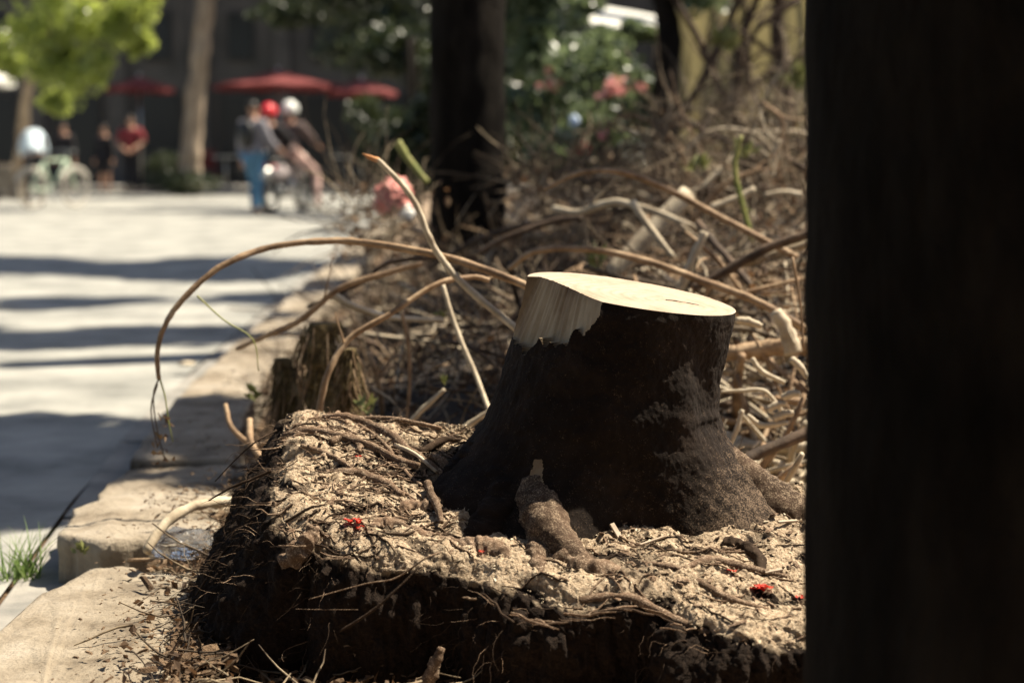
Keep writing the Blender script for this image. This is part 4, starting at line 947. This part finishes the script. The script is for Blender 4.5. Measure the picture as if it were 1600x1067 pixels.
# bare saplings against the ochre screen
for lb, pp, r_ in (('dark bare sapling crossing left before the ochre screen', [(1062, 190, 12), (1100, 120, 12), (1128, 60, 12), (1165, -20, 12)], .03), ('dark bare sapling leaning right before the ochre screen', [(1165, 205, 12), (1120, 130, 12), (1090, 60, 12), (1050, -10, 12)], .028),
                   ('thick upright dark sapling before the ochre screen', [(1232, 210, 12), (1224, 120, 12), (1214, 50, 12), (1220, -20, 12)], .055), ('thin upright sapling left of the thick one', [(1148, 200, 12), (1152, 120, 12), (1160, 60, 12), (1190, -20, 12)], .035),
                   ('bent sapling with forked twigs beside the foreground trunk', [(1200, 190, 11.5), (1170, 120, 11.5), (1180, 50, 11.5), (1250, 0, 11.5)], .022), ('low dark sapling arching to the right', [(1090, 200, 12.5), (1180, 130, 12.5), (1262, 80, 12.5)], .024)):
    branch(lb, pp, (r_, r_*.9, r_*.7), M.twig_dark, cat='sapling', ntw=7, Ltw=.5, name='bare_sapling', group='bare saplings before the ochre screen')

# ------------------------------------------------------------------ things in the blurred distance
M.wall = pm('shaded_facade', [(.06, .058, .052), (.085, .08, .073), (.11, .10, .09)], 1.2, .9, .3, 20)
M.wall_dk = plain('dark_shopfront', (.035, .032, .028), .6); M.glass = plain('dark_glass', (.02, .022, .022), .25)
M.red = plain('red_canvas', (.16, .034, .032), .8, trans=.1); M.steel = metal('grey_metal', (.45, .45, .43), .4)
M.black = plain('black_plastic', (.02, .02, .02), .4); M.rubber = plain('black_rubber', (.018, .018, .018), .8)
def facade(label, x0, x1, Y, h, bays, mat):
    r = empty('cafe_building', ((x0+x1)/2, Y, -.03)); tag(r, label, 'building'); W2 = x1-x0
    m_ = MB(); m_.box((0, 4.2, h/2), (W2, 8, h)); m_.build('wall', mat, r, False)
    m_ = MB(); m_.box((0, 4.2, h+.15), (W2+.4, 8.4, .3)); m_.build('roof', M.wall, r, False)
    for i in range(bays+1):
        m_ = MB(); m_.box((-W2/2+.2+i*(W2-.4)/bays, .08, h/2), (.45, .2, h-.02)); m_.build('pilaster', M.wall, r, False, .02)
    for i in range(bays):
        xc_ = -W2/2+.2+(i+.5)*(W2-.4)/bays; ww = (W2-.4)/bays-.9
        m_ = MB(); m_.box((xc_, .16, 1.35), (ww, .06, 2.4)); f_ = m_.build('shop_window', M.wall_dk, r, False)
        m_ = MB(); m_.box((xc_, .12, 1.35), (ww-.2, .03, 2.15)); m_.build('pane', M.glass, f_, False)
        for k_ in (3.3, 5.4):
            if k_+1.2 < h:
                m_ = MB(); m_.box((xc_, .17, k_+.7), (ww*.55, .05, 1.3)); f_ = m_.build('window', M.wall_dk, r, False)
                m_ = MB(); m_.box((xc_, .13, k_+.7), (ww*.5, .03, 1.15)); m_.build('pane', M.glass, f_, False)
    return r
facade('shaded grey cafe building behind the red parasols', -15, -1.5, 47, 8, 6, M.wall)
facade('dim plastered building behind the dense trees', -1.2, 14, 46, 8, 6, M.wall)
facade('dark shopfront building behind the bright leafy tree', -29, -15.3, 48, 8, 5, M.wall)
def parasol(label, px, py_edge, py_top, wpx, Y, mat, cat='parasol', group='red cafe parasols', ns=8):
    a = at(px, py_edge, Y); zt_ = at(px, py_top, Y).z; R = wpx/2*Y/F
    r = empty('cafe_parasol', (a.x, Y, 0)); tag(r, label, cat, group)
    m_ = MB(); V = [(0, 0, zt_)]; n = ns*4
    for f in (.5, 1, 1.0):
        for j_ in range(n):
            A = 2*math.pi*j_/n; sc_ = f*(1-.05*abs(math.sin(A*ns/2))); z = zt_+(a.z-zt_)*f**.9 - .03*(1-abs(math.cos(A*ns/2)))*f
            if len(V) > 2*n: z -= .10
            V.append((R*sc_*math.cos(A), R*sc_*math.sin(A), z))
    Fc = [(0, 1+j_, 1+(j_+1) % n) for j_ in range(n)]
    for q in range(2):
        for j_ in range(n): Fc.append((1+q*n+j_, 1+(q+1)*n+j_, 1+(q+1)*n+(j_+1) % n, 1+q*n+(j_+1) % n))
    m_.add(V, Fc); o = m_.build('canopy', mat, r, False); so_ = o.modifiers.new('s', 'SOLIDIFY'); so_.thickness = .01
    m_ = MB(); m_.tube([(0, 0, .1), (0, 0, zt_+.08)], .03, 10); m_.build('pole', M.steel, r)
    m_ = MB(); m_.box((0, 0, .13), (.6, .6, .1)); m_.build('base', M.wall_dk, r, False, .02)
    for j_ in range(ns):
        A = 2*math.pi*j_/ns; m_ = MB(); m_.tube([(0, 0, zt_-.03), (R*.97*math.cos(A), R*.97*math.sin(A), a.z-.03)], .012, 5); m_.build('rib', M.steel, r)
    return r
parasol('largest red parasol above the motorcycle riders', 435, 134, 110, 208, 41.5, M.red)
parasol('red parasol right of the largest one, speckled with sun', 565, 144, 124, 110, 41, M.red)
parasol('dull red parasol half behind the bright green leaves', 218, 138, 120, 110, 43, M.red)
M.canvas = plain('white_canvas', (.55, .54, .49), .8)
parasol('white parasol at the far left edge under the leaves', -22, 128, 98, 92, 36, M.canvas, group=None)
# white canvas canopy behind the grey-green tree (sunlit top)
cv = empty('canvas_canopy', (at(975, 30, 19).x, 19, -.03)); tag(cv, 'white sunlit canvas canopy behind the grey green tree', 'canopy')
m_ = MB(); zc = at(975, 30, 19).z; V = []
for i in range(13):
    for k_ in range(9):
        u, v = i/12-.5, k_/8-.5; V.append((u*1.45, v*1.6, zc+.10-(u+.1)*.28-abs(v)*.10+.35*v+.006*math.sin(u*9)))
m_.add(V, [(i*9+k_, (i+1)*9+k_, (i+1)*9+k_+1, i*9+k_+1) for i in range(12) for k_ in range(8)])
o = m_.build('canvas', M.canvas, cv); s_ = o.modifiers.new('s', 'SOLIDIFY'); s_.thickness = .01
for sx in (-.68, .68):
    for sy in (-.75, .75):
        m_ = MB(); m_.tube([(sx, sy, 0), (sx, sy, zc-.05-(sx/1.45+.1)*.28+.35*sy/1.6-.03)], .02, 8); m_.build('post', M.steel, cv)
# ochre wall, built as translucent cloth so the sun glows through
M.ochre = pm('ochre_cloth', [(.22, .18, .08), (.34, .28, .14), (.40, .34, .20)], 1.5, .85, .3, 12, trans=.5, trcol=(.36, .30, .14))
sc_r = empty('wall_as_cloth', (2.98, 15.5, -.03)); tag(sc_r, 'ochre wall built as backlit translucent cloth between posts behind the bare saplings', 'screen')
for i in range(5):
    m_ = MB(); V = []
    for a in range(9):
        for c_ in range(15):
            V.append(((i-2.5+a/8*.97)*.62, .03*math.sin(a*1.4+i)+.02*math.sin(c_*.9), .35+c_/14*2.6))
    m_.add(V, [(a*15+c_, (a+1)*15+c_, (a+1)*15+c_+1, a*15+c_+1) for a in range(8) for c_ in range(14)]); m_.build('cloth_panel', M.ochre, sc_r)
for i in range(6):
    m_ = MB(); m_.tube([((i-2.5)*.62-.01, .07, 0), ((i-2.5)*.62-.01, .07, 3.0)], .022, 8); m_.build('post', M.twig_dark, sc_r)
# pink blossoms
for lb, px, py, Y, s, n_ in (('pink blossom cluster hanging from the grey green tree', 962, 142, 13.5, .14, 90), ('smaller pink blossom cluster right of the first', 995, 142, 13.5, .07, 36), ('dim pink blossom cluster near the black trunk', 862, 128, 14.5, .13, 50)):
    o = empty('blossom_cluster', at(px, py, Y)); tag(o, lb, 'blossom', 'pink blossoms in the tree')
    st_ = MB(); cs = blob_points(max(5, n_//6), (0, 0, 0), (s, s, s*.75), .3)
    for c_ in cs: st_.tube([(0, 0, s), tuple(c_)], (.004, .002), 4, False)
    st_.build('stem', M.twig_green, o)
    for c_ in cs:
        m_ = MB()
        for a in range(6):
            A = a*1.047+c_[0]*50; d = Vector((math.cos(A), math.sin(A)*.7, .5+.3*math.sin(A*2))); e = Vector((-math.sin(A), math.cos(A), 0))
            m_.add([(0, 0, 0), tuple(d*.022+e*.018), tuple(d*.04), tuple(d*.022-e*.018)], [(0, 1, 2, 3)])
        b_ = m_.build('blossom', M.pink, o); b_.location = tuple(c_); b_.rotation_euler = (rnd(-1.5, 1.5), rnd(-1, 1), rnd(0, 6)); b_.scale = (1.4,)*3
# goods on a low stall seen through the brush
def crate(name, label, px, py, Y, size, mat, cat):
    r = empty(name, at(px, py, Y)); tag(r, label, cat); x, y_, z = size; t = .015
    m_ = MB(); m_.box((0, 0, -z/2+t/2), (x, y_, t)); m_.build('bottom', mat, r, False)
    for sx, sy, sw, sd in ((0, -1, x, t), (0, 1, x, t), (-1, 0, t, y_-2*t), (1, 0, t, y_-2*t)):
        m_ = MB()
        for k_ in range(3): m_.box((sx*(x-t)/2, sy*(y_-t)/2, -z/2+t+(k_+.5)*(z-t)/3), (sw, sd, (z-t)/3-.012))
        m_.build('side', mat, r, False, .003)
    return r
st = empty('low_stall', (at(945, 262, 13).x, 13, .0)); tag(st, 'low wooden stall table glimpsed through the brush', 'table')
zs = at(945, 268, 13).z
m_ = MB(); m_.box((0, 0, zs-.015), (1.0, .5, .03)); m_.build('table_top', M.twig_tan, st, False, .004)
for sx in (-.45, .45):
    for sy in (-.2, .2): m_ = MB(); m_.box((sx, sy, (zs-.03)/2), (.05, .05, zs-.03)); m_.build('leg', M.twig_dark, st, False)
crate('white_crate', 'pale plastic crate standing on the low stall', 988, 244, 13, (.19, .2, .21), plain('pale_plastic', (.55, .55, .42), .5), 'crate')
def bundle(lb, px, py, Y, s, mat, cat, name, seed): return crumple(name, at(px, py, Y), s, mat, lb, cat, 4, .25, seed)
bundle('bright red cloth bundle on the low stall', 908, 232, 13, (.06, .06, .055), plain('red_cloth', (.55, .03, .04), .7), 'bundle', 'cloth_bundle', 21)
bundle('small pink bag on top of the goods', 942, 212, 13, (.036, .04, .035), plain('pink_plastic', (.75, .25, .28), .4), 'bag', 'pink_bag', 22)
bundle('pale stone coloured sack at the front of the stall', 918, 251, 12.9, (.06, .05, .028), M.twig_pale, 'sack', 'sack', 23)
bundle('round tan sack next to the pale sack', 953, 246, 12.9, (.045, .04, .045), M.twig_tan, 'sack', 'sack', 24)
bundle('light blue bag hanging above the red bundle', 897, 190, 13.3, (.035, .035, .05), plain('pale_blue', (.45, .55, .70), .5), 'bag', 'blue_bag', 25)
bundle('small grey blue bag left of the red bundle', 890, 222, 13.1, (.03, .03, .03), plain('grey_blue', (.18, .24, .38), .5), 'bag', 'blue_bag', 26)
# cafe tables and chairs
def cafe_table(px, Y, lb, top, z=.75):
    r = empty('cafe_table', (at(px, 235, Y).x, Y, .11)); tag(r, lb, 'table', 'cafe tables on the far pavement')
    m_ = MB(); m_.tube([(0, 0, z-.03), (0, 0, z)], .38, 24); m_.build('table_top', top, r, False)
    m_ = MB(); m_.tube([(0, 0, .03), (0, 0, z-.03)], .03, 8); m_.build('leg', M.steel, r)
    m_ = MB(); m_.tube([(0, 0, 0), (0, 0, .03)], .22, 16); m_.build('base', M.steel, r, False)
cafe_table(352, 42.5, 'pale topped table left of the motorcycle riders', M.canvas); cafe_table(545, 42.5, 'pale topped table right of the motorcycle riders', M.canvas); cafe_table(240, 43.5, 'dark topped table right of the man in the maroon shirt', M.wall_dk)
def chair(px, Y, rz, lb, mat):
    r = empty('cafe_chair', (at(px, 235, Y).x, Y, .11), rz); tag(r, lb, 'chair', 'cafe chairs on the far pavement')
    m_ = MB(); m_.box((0, 0, .44), (.42, .42, .04)); m_.build('seat', mat, r, False, .01)
    m_ = MB(); m_.box((0, .2, .68), (.40, .03, .40)); m_.build('backrest', mat, r, False, .01)
    for sx in (-.18, .18):
        for sy in (-.18, .18): m_ = MB(); m_.tube([(sx, sy, 0), (sx, sy, .42)], .015, 6); m_.build('leg', mat, r)
chair(325, 42.2, .3, 'dark red chair beside the tan tree trunk', M.red); chair(375, 43, -.6, 'black chair behind the pale table', M.black); chair(525, 43, .5, 'black chair left of the right pale table', M.black); chair(572, 42.4, -1.2, 'black chair right of the right pale table', M.black); chair(505, 44, 0, 'black chair against the cafe wall', M.black)
# box hedge around the tan trunk, white-grey planter at far left
for lb, px, py, Y, wx, wz, mt in (('low clipped shrub at the foot of the tan tree trunk', 285, 285, 38.6, .9, .28, M.leaf_dark), ('dim shrub beside the man in the maroon shirt', 258, 258, 43, .5, .5, M.leaf_dark)):
    P = at(px, py, Y); r = empty('shrub', (P.x, Y, 0)); tag(r, lb, 'shrub', 'shrubs on the far pavement')
    leaf_cards('foliage', blob_points(1500, (0, 0, wz), (wx, .5, wz), .4), .08, mt, r)
    m_ = MB(); m_.tube([(0, 0, 0), (.02, 0, wz)], (.04, .02), 8); m_.build('stem', M.tree_bark, r)
pl = empty('planter_box', (at(5, 235, 37).x, 37, .0)); tag(pl, 'pale grey planter box at the far left edge of the road', 'planter')
m_ = MB(); m_.box((0, 0, .35), (.5, .5, .7)); m_.build('box', M.concrete, pl, False, .02)
m_ = MB(); m_.box((0, 0, .71), (.42, .42, .02)); m_.build('soil', M.dirt, pl, False)

# ------------------------------------------------------------------ people
M.skin = plain('skin', (.42, .24, .16), .55); M.hair = plain('black_hair', (.015, .012, .01), .5)
SK = dict(pelvis=(0, 0, .94), waist=(0, 0, 1.08), chest=(0, .0, 1.26), neckb=(0, 0, 1.42), neck=(0, .01, 1.49), jaw=(0, .025, 1.555), head=(0, .015, 1.62), crown=(0, .0, 1.675), nose=(0, .125, 1.60))
SKR = dict(pelvis=(.15, .10), waist=(.135, .095), chest=(.165, .105), neckb=(.09, .07), neck=(.053, .053), jaw=(.065, .075), head=(.078, .093), crown=(.055, .07), nose=(.012, .012))
for s_, sg in (('l', -1), ('r', 1)):
    SK.update({'sh'+s_: (sg*.17, 0, 1.39), 'el'+s_: (sg*.23, -.01, 1.12), 'wr'+s_: (sg*.25, .03, .87), 'hip'+s_: (sg*.09, 0, .88), 'kn'+s_: (sg*.10, .02, .49), 'an'+s_: (sg*.11, 0, .09), 'to'+s_: (sg*.13, .15, .035), 'ear'+s_: (sg*.085, 0, 1.61)})
    SKR.update({'sh'+s_: (.062, .062), 'el'+s_: (.043, .043), 'wr'+s_: (.027, .033), 'hip'+s_: (.088, .092), 'kn'+s_: (.058, .06), 'an'+s_: (.037, .042), 'to'+s_: (.042, .03), 'ear'+s_: (.014, .022)})
ED = [('pelvis', 'waist'), ('waist', 'chest'), ('chest', 'neckb'), ('neckb', 'neck'), ('neck', 'jaw'), ('jaw', 'head'), ('head', 'crown'), ('head', 'nose')]
for s_ in 'lr': ED += [('neckb', 'sh'+s_), ('sh'+s_, 'el'+s_), ('el'+s_, 'wr'+s_), ('pelvis', 'hip'+s_), ('hip'+s_, 'kn'+s_), ('kn'+s_, 'an'+s_), ('an'+s_, 'to'+s_), ('head', 'ear'+s_)]
def skin_mesh(name, pts, edges, radii, rootn, mat, parent, sub=2):
    names = list(pts); me = bpy.data.meshes.new(name)
    me.from_pydata([tuple(pts[n]) for n in names], [(names.index(a), names.index(b)) for a, b in edges], [])
    o = bpy.data.objects.new(name, me); C.objects.link(o)
    o.modifiers.new('skin', 'SKIN'); 
    sv = me.skin_vertices[0].data
    for i, n in enumerate(names): sv[i].radius = radii[n]; sv[i].use_root = (n == rootn)
    ss = o.modifiers.new('sub', 'SUBSURF'); ss.levels = sub; ss.render_levels = sub
    dg = bpy.context.evaluated_depsgraph_get(); me2 = bpy.data.meshes.new_from_object(o.evaluated_get(dg)); o.modifiers.clear(); o.data = me2; me2.name = name
    me2.polygons.foreach_set('use_smooth', [True]*len(me2.polygons)); me2.materials.clear(); me2.materials.append(mat); o.parent = parent
    return o
def person(label, loc, rz, pose, shirt, trousers, hair=True, helmet=None, short=False, sleeves=True, scale=1.0, shoes=None, parts=()):
    r = empty('person', loc, rz); tag(r, label, 'person'); r.scale = (scale,)*3
    S = {k: Vector(v) for k, v in SK.items()}
    for k, v in pose.items():
        if k != 'head_at': S[k] = Vector(v)
    if 'neckb' in pose:                                    # carry the head with the neck
        off = S['neckb']-Vector(SK['neckb']); 
        for k in ('neck', 'jaw', 'head', 'crown', 'nose', 'earl', 'earr'):
            if k not in pose: S[k] = Vector(SK[k])+off
    R = dict(SKR); E = list(ED)
    for s_, sg in (('l', -1), ('r', 1)):                   # hands: palm, four fingers and a thumb
        wv_ = S['wr'+s_]; d = (wv_-S['el'+s_]).normalized(); side = d.cross(Vector((0, 1, .2))).normalized()
        palm = wv_+d*.075; S['pa'+s_] = palm; R['pa'+s_] = (.036, .02); E.append(('wr'+s_, 'pa'+s_))
        for q in range(4):
            a = 'f%d%s' % (q, s_); S[a] = palm+d*(.075+.008*(1-abs(q-1.5)))+side*(q-1.5)*.021; R[a] = (.008, .008); E.append(('pa'+s_, a))
            b = 'g%d%s' % (q, s_); S[b] = S[a]+(d+Vector((0, .6, 0))).normalized()*.03; R[b] = (.007, .007); E.append((a, b))
        a = 'th'+s_; S[a] = wv_+d*.07+side*.055; R[a] = (.010, .010); E.append(('wr'+s_, a))
    skin_mesh('body', S, E, R, 'pelvis', M.skin, r)
    def sub(keys, f, add, nm, mat, rt):
        P_ = {k: S[k] for k in keys}; Ee = [(a, b) for a, b in ED if a in P_ and b in P_]
        return skin_mesh(nm, P_, Ee, {k: (SKR[k][0]*f+add+(.025 if k == 'neckb' else 0), SKR[k][1]*f+add+(.025 if k == 'neckb' else 0)) for k in keys}, rt, mat, r)
    ks = ['pelvis', 'waist', 'chest', 'neckb', 'shl', 'shr', 'ell', 'elr'] + (['wrl', 'wrr'] if sleeves else [])
    sub(ks, 1.12, .022, 'shirt', shirt, 'waist')
    kt = ['pelvis', 'hipl', 'hipr', 'knl', 'knr'] + ([] if short else ['anl', 'anr'])
    sub(kt, 1.06, .012, 'shorts' if short else 'trousers', trousers, 'pelvis')
    for s_ in 'lr': sub(['an'+s_, 'to'+s_], 1.05, .008, 'shoe', shoes or M.black, 'an'+s_)
    hc_ = S['head']
    if hair and not helmet:
        m_ = MB(); m_.ball((hc_.x, hc_.y-.018, hc_.z+.022), (.09, .105, .088), 16, 8, 0, .58); m_.build('hair', M.hair, r)
    for sg in (-1, 1):
        m_ = MB(); m_.ball((hc_.x+sg*.032, hc_.y+.082, hc_.z+.008), .011, 8, 6); m_.build('eye', M.black, r)
    if helmet:
        m_ = MB(); m_.ball((hc_.x, hc_.y-.005, hc_.z+.02), (.135, .15, .14), 24, 14, 0, .68); h_ = m_.build('helmet', helmet, r)
        s2_ = h_.modifiers.new('s', 'SOLIDIFY'); s2_.thickness = .012
        m_ = MB(); m_.ball((hc_.x, hc_.y+.012, hc_.z+.005), (.13, .15, .10), 16, 8, .35, .62); m_.build('visor', M.glass, h_)
    return r
def road_at(px, Y, z=0): return Vector((at(px, 235, Y).x, Y, z))
M.maroon = plain('maroon_cloth', (.22, .035, .04), .85); M.ltblue = plain('pale_blue_cloth', (.58, .68, .75), .85); M.dark = plain('dark_cloth', (.022, .02, .022), .85)
M.jeans = plain('blue_denim', (.10, .22, .34), .85); M.grey = plain('grey_jacket', (.22, .21, .23), .8); M.tan = plain('tan_cloth', (.60, .40, .34), .85); M.brown = plain('brown_cloth', (.11, .08, .075), .85)
person('standing man in a maroon shirt with hands joined at his waist', road_at(205, 40.6, 0), math.pi, dict(ell=(-.30, .02, 1.14), elr=(.30, .02, 1.14), wrl=(-.12, .2, 1.0), wrr=(.12, .2, 1.0)), M.maroon, M.dark, sleeves=False, scale=1.04)
person('person in dark clothes and shorts standing left of the maroon shirt', road_at(163, 41.2, 0), math.pi-.3, {}, M.dark, M.dark, short=True, scale=.92)
person('dark clad person standing behind the bicycle', road_at(100, 41.5, 0), math.pi, {}, M.dark, M.dark, scale=.95)
bend = dict(waist=(0, .10, 1.05), chest=(0, .28, 1.18), neckb=(0, .42, 1.22), shl=(-.15, .38, 1.12), shr=(.15, .38, 1.12), ell=(-.21, .45, .92), elr=(.21, .45, .92), wrl=(-.2, .58, .80), wrr=(.2, .58, .80),
            neck=(0, .50, 1.20), jaw=(0, .57, 1.14), head=(0, .62, 1.11), crown=(0, .67, 1.10), nose=(0, .64, 1.0), earl=(-.085, .61, 1.12), earr=(.085, .61, 1.12))
bend = {k: (v[0], v[1], v[2]+.12) for k, v in bend.items()}
person('man in a pale blue shirt bending over the bicycle', road_at(52, 31.6, 0), .25, bend, M.ltblue, M.dark, scale=.98)
walk = dict(anl=(-.13, .16, .09), tol=(-.14, .30, .035), knl=(-.11, .14, .50), anr=(.16, -.14, .09), tor=(.18, .0, .035), knr=(.13, .0, .49), wrr=(.30, .22, 1.0), elr=(.26, .05, 1.12))
p5 = person('person in a grey jacket and blue jeans standing left of the motorcycle', road_at(396, 27.6, 0), -.5, walk, M.grey, M.jeans, scale=1.02)
m_ = MB(); m_.ball((0, -.17, 1.22), (.15, .10, .22), 14, 10); m_.build('backpack', M.black, p5)
# motorcycle, seen from behind and a little to one side
def motorcycle(loc, rz):
    r = empty('motorcycle', loc, rz); tag(r, 'red and grey motorcycle carrying the two helmeted riders', 'motorcycle')
    for yy in (-.62, .64):
        m_ = MB(); m_.torus((0, yy, .30), .245, .055); w_ = m_.build('wheel', M.rubber, r)
        m_ = MB(); m_.torus((0, yy, .30), .19, .018, k=6)
        for q in range(6): A = q*math.pi/3; m_.tube([(0, yy, .30), (0, yy+.19*math.cos(A), .30+.19*math.sin(A))], .01, 5)
        m_.build('rim', M.steel, w_)
    m_ = MB(); m_.ball((0, -.28, .66), (.15, .46, .16), 20, 12); m_.ball((0, .30, .70), (.17, .26, .20), 18, 10); m_.build('fairing', plain('silver_red_paint', (.42, .36, .35), .3), r)
    m_ = MB(); m_.ball((0, -.22, .83), (.14, .46, .07), 18, 8); m_.build('seat', M.black, r)
    m_ = MB(); m_.ball((0, -.02, .42), (.16, .26, .18), 16, 10); m_.build('engine', M.steel, r)
    m_ = MB(); m_.tube([(0, -.86, .56), (0, -.74, .66), (0, -.60, .66)], (.06, .09, .08), 10, True, 0, 4); m_.build('rear_fender', M.steel, r)
    for sx in (-.14, 0, .14):
        m_ = MB(); m_.ball((sx, -.76, .74+.02*(sx == 0)), (.035, .03, .03), 10, 6); m_.build('tail_light', M.redl, r)
    m_ = MB(); m_.box((0, -.84, .60), (.17, .012, .12), M=Matrix.Rotation(.25, 3, 'X')); m_.build('number_plate', M.canvas, r, False)
    m_ = MB(); m_.tube([(.17, .1, .30), (.19, -.3, .30), (.2, -.72, .40)], (.03, .045, .05), 10, True, 0, 4); m_.build('exhaust', M.steel, r)
    for sx in (-.07, .07): m_ = MB(); m_.tube([(sx, .64, .30), (sx, .50, .68), (sx, .44, .92)], .022, 8); m_.build('fork', M.steel, r)
    m_ = MB(); m_.tube([(-.34, .32, 1.0), (-.15, .44, .98), (.15, .44, .98), (.34, .32, 1.0)], .016, 8); m_.build('handlebar', M.black, r)
    m_ = MB(); m_.ball((0, .58, .88), (.1, .08, .09), 12, 8); m_.build('headlight', M.canvas, r)
    for sx in (-.28, .28): m_ = MB(); m_.tube([(sx, .36, 1.0), (sx*1.15, .36, 1.16)], .007, 6); m_.ball((sx*1.2, .36, 1.19), (.06, .015, .04), 10, 6); m_.build('mirror', M.black, r)
    return r
M.redl = plain('red_lens', (.75, .04, .04), .2)
mrz = -.30; mloc = road_at(447, 28.3, 0)
motorcycle(mloc, mrz)
Rm = Matrix.Rotation(mrz, 3, 'Z')
sit = dict(pelvis=(0, 0, .95), waist=(0, .03, 1.08), chest=(0, .08, 1.25), neckb=(0, .11, 1.40), shl=(-.18, .1, 1.36), shr=(.18, .1, 1.36), ell=(-.30, .28, 1.16), elr=(.30, .28, 1.16), wrl=(-.30, .50, 1.06), wrr=(.30, .50, 1.06),
           hipl=(-.10, .03, .92), hipr=(.10, .03, .92), knl=(-.24, .38, .80), knr=(.24, .38, .80), anl=(-.24, .22, .34), anr=(.24, .22, .34), tol=(-.26, .38, .29), tor=(.26, .38, .29))
front_r = dict(sit); front_r.update(anr=(.42, .20, .10), tor=(.46, .34, .05), knr=(.34, .34, .62))
person('rider in a white helmet and dark jacket on the motorcycle, one foot on the road', mloc + Rm @ Vector((.06, -.08, .03)), mrz, front_r, M.brown, M.tan, helmet=plain('white_helmet_paint', (.75, .76, .72), .25), shoes=M.canvas)
pil_r = dict(sit); pil_r.update(wrl=(-.16, .34, 1.08), wrr=(.16, .34, 1.08))
person('pillion rider in a red helmet sitting behind on the motorcycle', mloc + Rm @ Vector((-.13, -.46, .03)), mrz, pil_r, M.dark, M.dark, helmet=plain('red_helmet_paint', (.62, .04, .05), .2), scale=.97)
# bicycle
def bicycle(loc, rz, label, fr):
    r = empty('bicycle', loc, rz); tag(r, label, 'bicycle'); pale = plain('pale_rim', (.62, .58, .50), .4)
    for yy in (-.52, .52):
        m_ = MB(); m_.torus((0, yy, .34), .325, .022); w_ = m_.build('wheel', plain('worn_tyre', (.30, .27, .23), .7), r)
        m_ = MB(); m_.torus((0, yy, .34), .30, .012, k=6)
        for q in range(14): A = q*math.pi/7; m_.tube([(0, yy, .34), (0, yy+.3*math.cos(A), .34+.3*math.sin(A))], .003, 4)
        m_.build('rim', pale, w_)
    A_, B_, C_, D_, E_ = (0, -.52, .34), (0, -.08, .30), (0, -.22, .82), (0, .34, .84), (0, .52, .34)
    m_ = MB()
    for a, b in ((A_, B_), (A_, C_), (B_, C_), (B_, D_), (C_, D_), (D_, E_)): m_.tube([a, b], .022, 8)
    m_.build('frame', fr, r)
    m_ = MB(); m_.ball((0, -.24, .90), (.08, .13, .035), 12, 6); m_.build('saddle', M.black, r)
    m_ = MB(); m_.tube([(-.28, .26, .98), (-.1, .36, 1.0), (.1, .36, 1.0), (.28, .26, .98)], .014, 6); m_.tube([(0, .34, .84), (0, .36, 1.0)], .014, 6); m_.build('handlebar', M.steel, r)
    m_ = MB(); m_.torus((.03, -.08, .30), .09, .008, k=5); m_.tube([(.05, -.08, .30), (.05, -.02, .14)], .01, 5); m_.tube([(.05, -.02, .14), (.14, -.02, .14)], .018, 6); m_.build('pedal_crank', M.steel, r)
    for yy in (-.52, .52):
        m_ = MB()
        for q in range(8):
            a0, a1_ = math.pi*(.15+.09*q), math.pi*(.15+.09*(q+1)); m_.tube([(0, yy+.37*math.cos(a0), .34+.37*math.sin(a0)), (0, yy+.37*math.cos(a1_), .34+.37*math.sin(a1_))], .022, 6)
        m_.build('mudguard', pale, r)
o = bicycle(road_at(82, 31.0), -.55, 'pale green bicycle being held by the man in the blue shirt', plain('pale_green_paint', (.45, .55, .42), .35))
